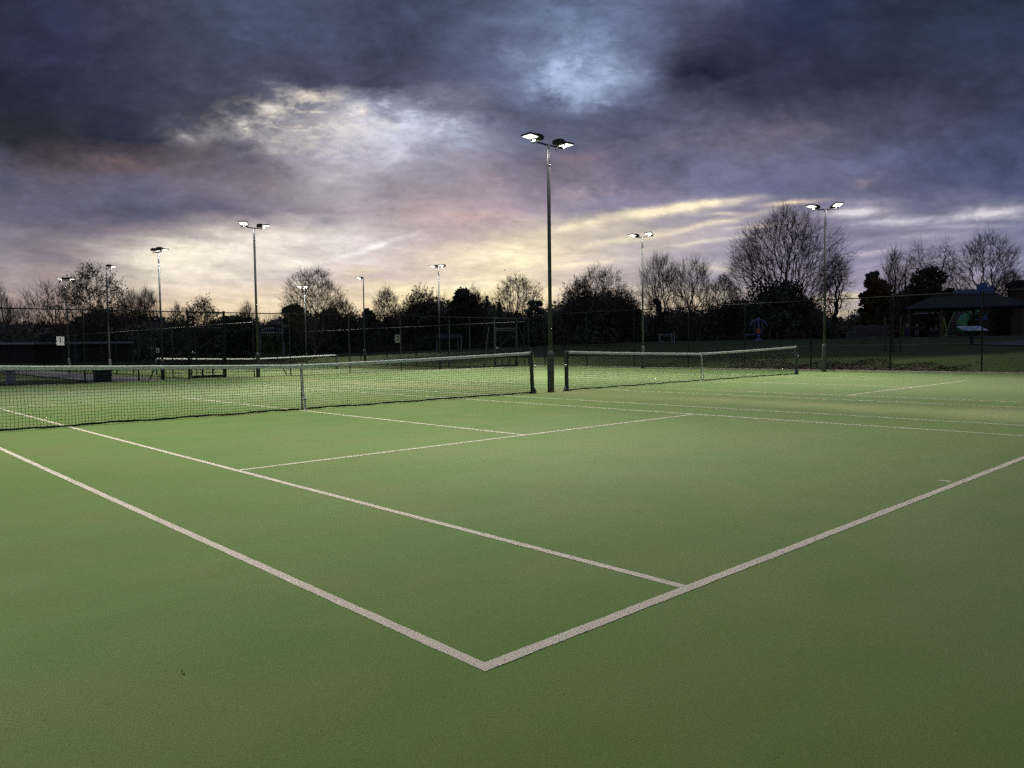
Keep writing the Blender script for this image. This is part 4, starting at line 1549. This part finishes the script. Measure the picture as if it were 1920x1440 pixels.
def info_panel():
    x, y, z = put(1822, 46)
    root = tag(empty('information_panel', (x, y, z), facing(x, y) + .62), 'pale blue printed information panel tilted on a dark post', 'information board')
    mb = MB()
    mb.box(-.09, -.06, -.1, .09, .06, .82, bev=.01)
    mb.build('post', M['black'], root)
    T = Matrix.Translation((0, -.02, .96)) @ Matrix.Rotation(R(20), 4, 'X')
    mb = MB()
    mb.box(-.78, -.42, -.03, .78, .42, 0, T, .01)
    fr = mb.build('frame', M['black'], root)
    mb = MB()
    # printed blocks and picture patches raised a hair
    mb.box(-.75, -.39, 0.001, .75, .39, .006, T)
    f = mb.build('printed_face', M['panelface'], fr)
    mb = MB()
    rs = random.Random(3)
    for i in range(6):
        for j in range(4):
            if rs.random() < .6:
                a, c = -.70 + i * .235, -.34 + j * .175
                mb.box(a, c, .0065, a + .19, c + .11, .0085, T)
    mb.build('picture', M['playblue'], f)


info_panel()


def stone_bench():
    x, y, z = put(1634, 54)
    root = tag(empty('stone_bench', (x, y, z), facing(x, y) + .1), 'low rustic bench on two stone blocks, left of the staked young tree', 'bench')
    mb = MB()
    mb.box(-.72, -.22, .30, .72, .22, .46, bev=.03)
    mb.build('seat', M['stone'], root)
    for s in (-1, 1):
        mb = MB()
        mb.box(s * .48 - .16, -.2, -.05, s * .48 + .16, .2, .30, bev=.03)
        mb.build('leg', M['stone'], root)


stone_bench()


def staked_tree():
    x, y, z = put(1674, 38.5)
    root = tag(empty('young_tree', (x, y, z), facing(x, y)), 'young tree tied between two wooden stakes, behind the right fence', 'tree')
    mb = MB()
    mb.tube([(0, 0, -.1), (.01, 0, .8), (-.02, .02, 1.7), (.04, .0, 2.5), (.02, .03, 3.3)], [.04, .035, .03, .02, .01], 7)
    rs = random.Random(4)
    for k in range(14):
        h = rs.uniform(1.3, 3.0)
        a = rs.uniform(0, 6.28)
        l = rs.uniform(.3, .7)
        mb.tube([(0, .01, h), (math.cos(a) * l * .5, math.sin(a) * l * .5, h + l * .6), (math.cos(a) * l * .8, math.sin(a) * l * .8, h + l * 1.3)], [.012, .008, .004], 4)
    mb.build('trunk', M['bark'], root)
    for s in (-1, 1):
        mb = MB()
        mb.tube([(s * .34, 0, -.1), (s * .34, 0, 1.72)], .045, 8)
        mb.build('stake', M['wood'], root)
    mb = MB()
    mb.box(-.34, -.06, 1.02, .34, -.045, 1.10)
    mb.build('tie', M['darkwood'], root)
    mb = MB()
    for k in range(10):
        a = k / 10 * 6.283
        mb.tube([(math.cos(a) * .16, math.sin(a) * .16, 0), (math.cos(a) * .16, math.sin(a) * .16, 1.0)], .006, 4)
    mb.lathe([(.162, .02), (.165, .04)], 12)
    mb.lathe([(.162, .94), (.165, .98)], 12)
    mb.build('guard', M['black'], root)


staked_tree()


def swing():
    x, y, z = put(1733, 74)
    root = tag(empty('swing_frame', (x, y, z), facing(x, y) + .15), 'swing frame with bent green legs, left of the timber shelter', 'swing')
    for s in (-1, 1):
        mb = MB()
        for t in (-1, 1):
            mb.tube([(s * 1.75, t * .9, -.05), (s * 1.72, t * .6, .9), (s * 1.6, t * .3, 1.7), (s * 1.35, t * .08, 2.3)], .055, 8)
        mb.build('leg', M['limegreen'], root)
    mb = MB()
    mb.tube([(-1.4, 0, 2.3), (1.4, 0, 2.3)], .05, 8)
    mb.build('top_bar', M['galv'], root)
    for s in (-.65, .65):
        mb = MB()
        for t in (-.22, .22):
            mb.tube([(s + t, 0, 2.26), (s + t, .05, .5)], .012, 5)
        mb.box(s - .24, -.04, .46, s + .24, .16, .50)
        mb.build('swing_seat', M['black'], root)


swing()


def climbing_frame():
    x, y, z = put(1788, 72)
    root = tag(empty('climbing_frame', (x, y, z), facing(x, y) - .35), 'leaning green climbing net under the left part of the shelter roof', 'climbing frame')
    mb = MB()
    for s in (-.45, .45):
        mb.tube([(s - .2, -.5, 0), (s + .35, .4, 2.35)], .045, 6)
    mb.build('side_rail', M['limegreen'], root)
    mb = MB()
    for k in range(9):
        t = .06 + k * .11
        mb.tube([(-.65 + .55 * t, -.5 + .9 * t, 2.35 * t), (.25 + .55 * t, -.5 + .9 * t, 2.35 * t)], .02, 5)
    for k in range(5):
        a = -.6 + k * .2
        mb.tube([(a, -.5, .05), (a + .53, .38, 2.3)], .015, 5)
    mb.build('rope_net', M['galv'], root)


climbing_frame()


def play_tower():
    x, y, z = put(1822, 76)
    root = tag(empty('play_tower', (x, y, z), facing(x, y) + .2), 'play tower with blue castle battlements showing above the shelter roof', 'play tower')
    for a in (-1.0, 1.1):
        for c in (-.8, .8):
            mb = MB()
            mb.box(a - .07, c - .07, 0, a + .07, c + .07, 4.3, bev=.01)
            mb.build('post', M['wood'], root)
    mb = MB()
    mb.box(-1.15, -.95, 1.5, 1.25, .95, 1.6)
    mb.build('deck', M['darkwood'], root)
    mb = MB()
    for c in (-.92, .88):
        mb.box(-1.5, c, 3.85, 1.6, c + .05, 4.45)
        for a in (-1.5, -.9, -.3, .3):
            mb.box(a, c, 4.45, a + .3, c + .05, 4.62)
        mb.box(.55, c, 4.45, 1.05, c + .05, 5.15)
        mb.box(1.2, c, 4.45, 1.6, c + .05, 4.85)
    mb.build('battlement', M['playblue'], root)
    mb = MB()
    for c in (-.9, .86):
        mb.box(-1.0, c, 1.6, 1.1, c + .04, 2.3)
    mb.build('side_panel', M['playblue'], root)


play_tower()


def tube_slide():
    x, y, z = put(1813, 71)
    root = tag(empty('tube_slide', (x, y, z), facing(x, y)), 'curved green tube slide seen under the middle of the shelter', 'slide')
    mb = MB()
    pts, n = [], 14
    for i in range(n + 1):
        t = i / n
        a = math.pi * (.02 + t * .62)
        pts.append((-.05 + .95 * math.sin(a) * -1 + .5, -.4 + 1.6 * t, .55 + 1.55 * t))
    pts = [(.15, -.9, .42), (-.15, -.55, .55), (-.38, -.2, .85), (-.45, .2, 1.25), (-.32, .6, 1.62), (.02, .9, 1.86), (.5, 1.05, 2.0), (1.0, 1.1, 2.1)]
    mb.tube(pts, [.47, .46, .45, .44, .43, .42, .42, .42], 16, cap=False)
    mb.tube(pts, [.44, .43, .42, .41, .40, .39, .39, .39], 16, cap=False)
    mb.build('tube', M['playgreen'], root, True)
    mb = MB()
    ring = [(.15 + math.cos(a) * .5 * .78, -.9 - math.cos(a) * .28, .42 + math.sin(a) * .48) for a in [k / 20 * 6.2832 for k in range(21)]]
    mb.tube(ring, .04, 6)
    mb.build('mouth_ring', M['limegreen'], root)


tube_slide()


def gym():
    x, y, z = put(1422, 76)
    root = tag(empty('outdoor_gym_machine', (x, y, z), facing(x, y)), 'pale blue outdoor gym machine with an orange backrest, in the field', 'gym machine')
    mb = MB()
    mb.tube([(0, 0, 0), (0, 0, 2.1)], .07, 8)
    mb.lathe([(.02, 0), (.12, .04), (.12, .10), (.02, .16)], 10, (0, 0, 2.08))
    mb.build('column', M['paleblue'], root)
    mb = MB()
    mb.tube([(-.75, -.1, 1.45), (-.6, -.05, 1.85), (-.3, 0, 1.98), (.3, 0, 1.98), (.6, -.05, 1.85), (.8, -.1, 1.35)], .05, 7)
    for s in (-.35, .35):
        mb.tube([(s, 0, 1.95), (s, -.2, .6)], .03, 6)
    mb.build('arm', M['paleblue'], root)
    mb = MB()
    mb.box(-.2, -.16, .68, .2, -.08, 1.15, bev=.02)
    mb.build('backrest', M['orange'], root)
    mb = MB()
    mb.box(-.35, -.55, .0, .35, .2, .12, bev=.02)
    mb.box(-.22, -.5, .40, .22, -.06, .46, bev=.02)
    mb.box(-.05, -.3, .12, .05, -.2, .40)
    mb.build('base', M['paleblue'], root)
    mb = MB()
    mb.tube([(-.3, -.2, .55), (-1.2, -.2, .55)], .04, 6)
    mb.lathe([(.05, 0), (.2, .03), (.2, .10), (.05, .14)], 12, (-1.2, -.2, .45))
    mb.tube([(-1.2, -.2, 0), (-1.2, -.2, .6)], .05, 6)
    mb.build('leg_press', M['paleblue'], root)


gym()


def pull_up():
    x, y, z = put(1249, 76)
    root = tag(empty('pull_up_bars', (x, y, z), facing(x, y)), 'pale steel exercise bars in the field, right of the lamp post by the twin trees', 'exercise bars')
    for a, h in ((-.62, .92), (.55, .98), (.80, 1.05)):
        mb = MB()
        mb.tube([(a, 0, -.05), (a, 0, h)], .05, 7)
        mb.build('upright', M['galv'], root)
    mb = MB()
    mb.tube([(-.62, 0, .78), (.55, 0, .78)], .035, 6)
    mb.tube([(-.1, 0, .78), (0, -.05, .6), (.08, 0, .78)], .025, 5)
    mb.build('bar', M['galv'], root)


pull_up()


def picnic(px, D, label, ang=.2):
    x, y, z = put(px, D)
    root = tag(empty('picnic_table', (x, y, z), facing(x, y) + ang), label, 'picnic table', 'picnic tables in the field')
    mb = MB()
    for k in range(4):
        mb.box(-.85, -.36 + k * .185, .70, .85, -.20 + k * .185, .745)
    mb.build('table_top', M['wood'], root)
    for s in (-1, 1):
        mb = MB()
        mb.box(-.85, s * .68 - .13, .42, .85, s * .68 + .13, .46)
        mb.build('bench_seat', M['wood'], root)
    for s in (-1, 1):
        mb = MB()
        mb.tube([(s * .6, -.72, 0), (s * .6, -.25, .70)], .045, 5)
        mb.tube([(s * .6, .72, 0), (s * .6, .25, .70)], .045, 5)
        mb.box(s * .6 - .03, -.78, .36, s * .6 + .03, .78, .42)
        mb.build('leg_frame', M['wood'], root)


picnic(1134, 72, 'wooden picnic table in front of the broad many-stemmed tree')
picnic(1487, 78, 'wooden picnic table right of the outdoor gym machine', .5)
picnic(1032 + 12, 62, 'low picnic table behind the right-hand net, next to its left post', -.2)


def low_posts():
    k = 0
    labs = ['short wooden post just left of the outdoor gym machine', 'first short wooden post right of the gym machine', 'second short wooden post right of the gym machine',
            'short wooden post beside the picnic table right of the gym machine']
    for px, D, h in ((1396, 75, .95), (1443, 77, 1.0), (1457, 77, .75), (1508, 77, .8)):
        x, y, z = put(px, D)
        mb = MB()
        mb.lathe([(.10, -.1), (.10, h - .05), (.07, h), (.01, h + .03)], 9)
        o = mb.build('wooden_post', M['wood'])
        o.location = (x, y, z)
        tag(o, labs[k], 'post', 'short wooden posts in the field')
        k += 1


low_posts()


def stone_wall():
    rs = random.Random(12)
    mb = MB()
    for i in range(40):
        t = i / 39
        x, y = at(1590 + 78 * t, 73)
        z = gz(x, y)
        h = 0
        top = 1.05 if .15 < t else .6
        while h < top:
            s = rs.uniform(.12, .24)
            T = Matrix.Translation((x + rs.uniform(-.03, .03), y + rs.uniform(-.03, .03), z + h + s / 2)) @ Matrix.Rotation(rs.uniform(-.3, .3), 4, 'Z')
            mb.box(-.16, -.2, -s / 2, .16, .2, s / 2 - .012, T, .025)
            h += s
    tag(mb.build('stone_wall', M['stone']), 'low dry-stone wall left of the playground', 'wall')


stone_wall()


def building():
    x, y, z = put(1934, 84)
    root = tag(empty('brick_building', (x, y, z), facing(x, y) + .1), 'dark brick building cut off by the right edge of the photo', 'building')
    mb = MB()
    mb.box(-1.9, -3, 0, 6, 5, 5.5)
    mb.build('wall', M['brick'], root)
    mb = MB()
    mb.box(-2.15, -3.25, 5.5, 6.2, 5.2, 5.85)
    mb.build('roof', M['roof'], root)
    mb = MB()
    mb.box(.3, -3.03, 1.2, 1.6, -3.0, 2.5)
    w = mb.build('window', M['black'], root)
    mb = MB()
    for a in (.3, .93, 1.56):
        mb.box(a, -3.06, 1.2, a + .06, -3.03, 2.5)
    mb.box(.2, -3.09, 1.1, 1.7, -3.0, 1.18)
    mb.build('frame', M['galv'], w)


building()


def clubhouse():
    x, y = at(90, 86)
    z = -.36
    root = tag(empty('clubhouse', (x, y, z), facing(x, y) + .03), 'long low dark wooden clubhouse with a flat roof, at the left edge', 'clubhouse')
    mb = MB()
    mb.box(-9, 0, 0, 8.2, 5, 2.25)
    for k in range(14):
        mb.box(-9, -.02, .12 + k * .15, 8.2, -.002, .25 + k * .15)
    mb.build('wall', M['darkwood'], root)
    mb = MB()
    mb.box(-9.4, -.5, 2.25, 8.6, 5.4, 2.62, bev=.02)
    r = mb.build('roof', M['roof'], root)
    mb = MB()
    mb.box(-9.42, -.54, 2.40, 8.62, -.5, 2.64)
    mb.build('fascia', M['galv'], r)
    for a in (-5.4, -1.5, 5.2):
        mb = MB()
        mb.box(a, -.05, 1.0, a + 1.5, -.021, 1.9)
        w = mb.build('shutter', M['darkwood'], root)
        mb = MB()
        mb.box(a - .06, -.06, .93, a + 1.56, -.05, .99)
        mb.build('sill', M['wood'], w)
    mb = MB()
    mb.box(2.2, -.05, 0, 3.1, -.021, 2.02)
    d = mb.build('door', M['postgreen'], root)
    mb = MB()
    mb.box(2.95, -.09, .98, 3.02, -.05, 1.1)
    mb.build('handle', M['galv'], d)


clubhouse()


def club_gate():
    x, y = at(511, 84)
    z = gz(x, y)
    root = tag(empty('club_entrance_gate', (x, y, z), facing(x, y)), 'tall barred gate under a dark name board lettered BOWLING CLUB', 'gate')
    wd = 1.25
    for s in (-1, 1):
        mb = MB()
        mb.box(s * wd - .06, -.06, 0, s * wd + .06, .06, 2.55, bev=.01)
        mb.build('gate_post', M['galv'], root)
    mb = MB()
    for k in range(15):
        a = -wd + .14 + k * (2 * wd - .28) / 14
        mb.tube([(a, 0, .08), (a, 0, 2.2)], .014, 5)
    mb.box(-wd + .06, -.02, .1, wd - .06, .02, .16)
    mb.box(-wd + .06, -.02, 2.15, wd - .06, .02, 2.2)
    mb.build('gate_leaf', M['limegreen'], root)
    mb = MB()
    n = 14
    L = [(-wd - .1, -.03, 2.28), (wd + .1, -.03, 2.28)]
    top = [(wd + .1 - (2 * wd + .2) * i / n, -.03, 2.95 + .38 * math.sin(math.pi * i / n)) for i in range(n + 1)]
    F = L + top
    B = [(a, .03, c) for a, _, c in F]
    m = len(F)
    mb.add(F + B, [tuple(range(m)), tuple(range(2 * m - 1, m - 1, -1))] + [(i, (i + 1) % m + 0, (i + 1) % m + m, i + m)[::-1] for i in range(m)])
    bd = mb.build('name_board', M['black'], root)

    def text(body, size, z, follow=0.):
        cu = bpy.data.curves.new('lettering', 'FONT')
        cu.body = body
        cu.size = size
        cu.align_x, cu.align_y = 'CENTER', 'CENTER'
        cu.extrude = .004
        cu.offset = .006
        o = text_mesh('lettering', cu, bd)
        o.data.materials.append(M['letter'])
        o.location = (0, -.04, z)
        o.rotation_euler = (math.pi / 2, 0, 0)
        return o
    text('BOWLING CLUB', .29, 2.44)
    # upper line set along the arch, letter by letter, kept in one mesh per line
    word = 'BOSTON SPA'
    dg = bpy.context.evaluated_depsgraph_get()
    mb = MB()
    for i, ch in enumerate(word):
        if ch == ' ':
            continue
        t = (i - (len(word) - 1) / 2) / (len(word) - 1)
        cu = bpy.data.curves.new('letter', 'FONT')
        cu.body = ch
        cu.size = .27
        cu.align_x, cu.align_y = 'CENTER', 'CENTER'
        cu.extrude = .004
        cu.offset = .006
        o = bpy.data.objects.new('letter', cu)
        me = o.to_mesh()
        T = Matrix.Translation((t * 2.1, -.04, 2.96 - .75 * t * t)) @ Matrix.Rotation(t * 1.25, 4, 'Y') @ Matrix.Rotation(math.pi / 2, 4, 'X')
        mb.add([tuple(T @ v.co) for v in me.vertices], [tuple(p.vertices) for p in me.polygons])
        o.to_mesh_clear()
        bpy.data.objects.remove(o)
    if mb.v:
        mb.build('lettering', M['letter'], bd)


club_gate()


def flagpole():
    x, y = at(531, 78)
    z = -.36
    mb = MB()
    mb.lathe([(.09, 0), (.07, .8), (.05, 1.0), (.035, 4.2), (.05, 4.25), (.02, 4.32)], 9)
    o = mb.build('slim_mast', M['galv'])
    o.location = (x, y, z)
    tag(o, 'slim pale mast beside the bowling club gate', 'mast')


flagpole()


def far_rail_fence():
    """low pale timber fence at the end of the field, seen between the lamp posts"""
    root = tag(empty('paling_fence', (0, 0, 0)), 'low pale paling fence at the far edge of the field', 'fence')
    rs = random.Random(8)
    rails = MB()
    prev = None
    pal = MB()
    for i in range(46):
        px = 655 + i * 2.6
        x, y = at(px, 84)
        z = gz(x, y)
        h = .75 + rs.uniform(-.1, .1)
        pal.box(x - .05, y - .03, z - .05, x + .05, y + .03, z + h)
        if prev is not None:
            for hh in (.3, .6):
                rails.tube([(prev[0], prev[1], prev[2] + hh), (x, y, z + hh)], .03, 4)
        prev = (x, y, z)
    pal.build('paling', M['wood'], root)
    rails.build('rail', M['wood'], root)


far_rail_fence()


def small_shelter():
    x, y, z = put(842, 74)
    root = tag(empty('small_hut', (x, y, z), facing(x, y) + .25), 'small open hut with a pitched roof, behind the T-shaped far lamp post', 'shelter')
    for a in (-1.05, 1.05):
        for c in (-.6, .6):
            mb = MB()
            mb.box(a - .05, c - .05, 0, a + .05, c + .05, 1.25)
            mb.build('post', M['galv'], root)
    mb = MB()
    v = [(-1.3, -.8, 1.2), (1.3, -.8, 1.2), (1.3, .8, 1.2), (-1.3, .8, 1.2), (-1.2, 0, 1.65), (1.2, 0, 1.65)]
    mb.add(v, [(0, 1, 5, 4), (1, 2, 5), (2, 3, 4, 5), (3, 0, 4), (3, 2, 1, 0)])
    mb.build('roof', M['roof'], root)
    mb = MB()
    mb.box(-.95, .5, .35, .95, .58, 1.0)
    mb.build('back_panel', M['darkwood'], root)


small_shelter()


def box_thing(name, px, D, w, d, h, m, label, cat, z=None, lid=None):
    x, y = at(px, D)
    z = gz(x, y) if z is None else z
    root = tag(empty(name, (x, y, z), facing(x, y) + .2), label, cat)
    mb = MB()
    mb.box(-w / 2, -d / 2, 0, w / 2, d / 2, h, bev=.02)
    mb.box(-w / 2 + .05, -d / 2 - .012, .08, w / 2 - .05, -d / 2 + .001, h - .08)
    mb.build('body', M[m], root)
    mb = MB()
    mb.box(-w / 2 - .04, -d / 2 - .04, h + .001, w / 2 + .04, d / 2 + .04, h + .06, bev=.012)
    mb.build('lid', M[lid or m], root)


box_thing('storage_box', 190, 35.5, .68, .5, .62, 'postgreen', 'dark storage box behind the far fence, below the tall leafy tree', 'storage box', z=-.33)
box_thing('utility_cabinet', 17, 38, .36, .3, .62, 'galv', 'pale grey cabinet behind the left end of the near net', 'cabinet', z=-.33)


# tennis ball by the far fence and a few dead leaves on the turf
mb = MB()
mb.lathe([(.001, -.033)] + [(.033 * math.cos(t), .033 * math.sin(t)) for t in np.linspace(-1.4, 1.4, 9)] + [(.001, .033)], 14)
o = mb.build('tennis_ball', M['ball'], None, True)
o.location = (25.9, 29.3, .034)
tag(o, 'lone tennis ball lying on the turf by the far fence', 'tennis ball')
for k, (px, py, s, lab) in enumerate(((342, 1263, .010, 'curled brown leaf on the turf in the left foreground'),)):
    q = hit(px, py, 0)
    mb = MB()
    L = []
    for i in range(7):
        t = i / 6
        w = s * .55 * math.sin(math.pi * min(.97, t + .03)) ** .7
        zz = .002 + .003 * (t - .5) ** 2 * 4
        L += [(s * (t * 2 - 1), -w, zz + .002), (s * (t * 2 - 1), 0, zz), (s * (t * 2 - 1), w, zz + .0025)]
    L2 = [(a, c, e + .0012) for a, c, e in L]
    F = [(3 * i + j, 3 * i + j + 3, 3 * i + j + 4, 3 * i + j + 1) for i in range(6) for j in (0, 1)]
    mb.add(L, F)
    mb.add(L2, [f[::-1] for f in F])
    o = mb.build('fallen_leaf', M['deadleaf'])
    o.location = (q[0], q[1], 0)
    o.rotation_euler = (0, 0, 1.1 + k)
    tag(o, lab, 'leaf')


# ---------------------------------------------------------------- children by the shelter
def person(px, D, h, label, top, legs, hair, pose=0, turn=0.):
    x, y, z = put(px, D)
    root = tag(empty('person', (x, y, z + .04), facing(x, y) + turn), label, 'person', 'children by the playground')
    s = h / 1.2
    J = {'pel': (0, 0, .56), 'chest': (0, .01, .82), 'neck': (0, 0, .94), 'head': (0, -.01, 1.06), 'crown': (0, 0, 1.15),
         'shl': (-.13, .01, .90), 'shr': (.13, .01, .90)}
    if pose == 0:
        J.update(ell=(-.18, .02, .72), hal=(-.17, -.06, .56), elr=(.18, .02, .72), har=(.17, -.06, .57))
    elif pose == 1:
        J.update(ell=(-.24, -.06, .80), hal=(-.30, -.16, .92), elr=(.20, -.04, .72), har=(.12, -.18, .70))
    else:
        J.update(ell=(-.17, -.10, .74), hal=(-.06, -.22, .70), elr=(.17, -.10, .74), har=(.06, -.22, .68))
    J.update(hpl=(-.075, 0, .54), knl=(-.08, -.03, .30), anl=(-.08, .01, .05), tol=(-.08, -.10, .025),
             hpr=(.075, 0, .54), knr=(.085, .0 if pose else -.02, .30), anr=(.09, .03, .05), tor=(.095, -.08, .025))
    rad = dict(pel=.10, chest=.115, neck=.05, head=.085, crown=.07, shl=.055, shr=.055, ell=.042, elr=.042, hal=.030, har=.030,
               hpl=.075, hpr=.075, knl=.052, knr=.052, anl=.036, anr=.036, tol=.032, tor=.032)
    E = [('pel', 'chest'), ('chest', 'neck'), ('neck', 'head'), ('head', 'crown'), ('chest', 'shl'), ('shl', 'ell'), ('ell', 'hal'), ('chest', 'shr'), ('shr', 'elr'), ('elr', 'har'),
         ('pel', 'hpl'), ('hpl', 'knl'), ('knl', 'anl'), ('anl', 'tol'), ('pel', 'hpr'), ('hpr', 'knr'), ('knr', 'anr'), ('anr', 'tor')]

    def skin(keys, edges, grow_, name, m, parent):
        ix = {k: i for i, k in enumerate(keys)}
        me = bpy.data.meshes.new(name)
        me.from_pydata([tuple(c * s for c in J[k]) for k in keys], [(ix[a], ix[c]) for a, c in edges], [])
        o = bpy.data.objects.new(name, me)
        col.objects.link(o)
        md = o.modifiers.new('skin', 'SKIN')
        for i, k in enumerate(keys):
            sv = me.skin_vertices[0].data[i]
            sv.radius = (rad[k] * s * grow_, rad[k] * s * grow_)
            sv.use_root = (i == 0)
        sub = o.modifiers.new('sub', 'SUBSURF')
        sub.levels = sub.render_levels = 1
        me.materials.append(m)
        o.parent = parent
        return o
    skin(list(J), E, 1., 'body', M['skin'], root)
    tk = ['chest', 'pel', 'neck', 'shl', 'ell', 'hal', 'shr', 'elr', 'har']
    J2 = dict(J)
    J['neck'] = (0, .0, .90)
    J['hal'] = tuple(.25 * a + .75 * c for a, c in zip(J['ell'], J2['hal']))
    J['har'] = tuple(.25 * a + .75 * c for a, c in zip(J['elr'], J2['har']))
    skin(tk, [('chest', 'pel'), ('chest', 'neck'), ('chest', 'shl'), ('shl', 'ell'), ('ell', 'hal'), ('chest', 'shr'), ('shr', 'elr'), ('elr', 'har')], 1.2, 'jacket', M[top], root)
    J.update(J2)
    skin(['pel', 'hpl', 'knl', 'anl', 'hpr', 'knr', 'anr'], [('pel', 'hpl'), ('hpl', 'knl'), ('knl', 'anl'), ('pel', 'hpr'), ('hpr', 'knr'), ('knr', 'anr')], 1.15, 'trousers', M[legs], root)
    for k in ('l', 'r'):
        mb = MB()
        a, t = J['an' + k], J['to' + k]
        mb.box((a[0] - .04) * s, (t[1] - .04) * s, -.01, (a[0] + .04) * s, (a[1] + .05) * s, .065 * s, bev=.015 * s)
        mb.build('shoe', M['black'], root)
    mb = MB()
    c = J['head']
    n = 7
    prof = [(.098 * s * math.cos(t), .098 * s * math.sin(t)) for t in np.linspace(-.35, 1.5, n)]
    mb.lathe(prof, 12, (0, .022 * s, (c[2] + .025) * s))
    mb.build('hair', M[hair], root, True)
    mb = MB()
    for ex in (-.03, .03):
        mb.box((ex - .010) * s, -.100 * s, (c[2] + .012) * s, (ex + .010) * s, -.080 * s, (c[2] + .026) * s)
    mb.box(-.02 * s, -.098 * s, (c[2] - .036) * s, .02 * s, -.078 * s, (c[2] - .028) * s)
    mb.build('face_features', M['hairdark'], root)
    mb = MB()
    mb.tube([(0, -.088 * s, (c[2] + .012) * s), (0, -.106 * s, (c[2] - .012) * s)], [.008 * s, .013 * s], 6)
    mb.build('nose', M['skin'], root)
    return root


person(1700.5, 64, 1.16, 'fair-haired child in a navy jacket standing left of the shelter', 'navy', 'navy', 'hair', 0, .5)
person(1719, 65, 1.12, 'child in a black jacket with one arm raised, under the swing', 'cloth', 'grey', 'hair', 1, -.4)
person(1746, 66, .92, 'small child in grey and navy, left one of the pair under the shelter', 'grey', 'navy', 'hairdark', 2, .8)
person(1755, 66, .95, 'small child in a dusty pink top, right one of the pair under the shelter', 'pinkc', 'navy', 'hair', 2, -.8)
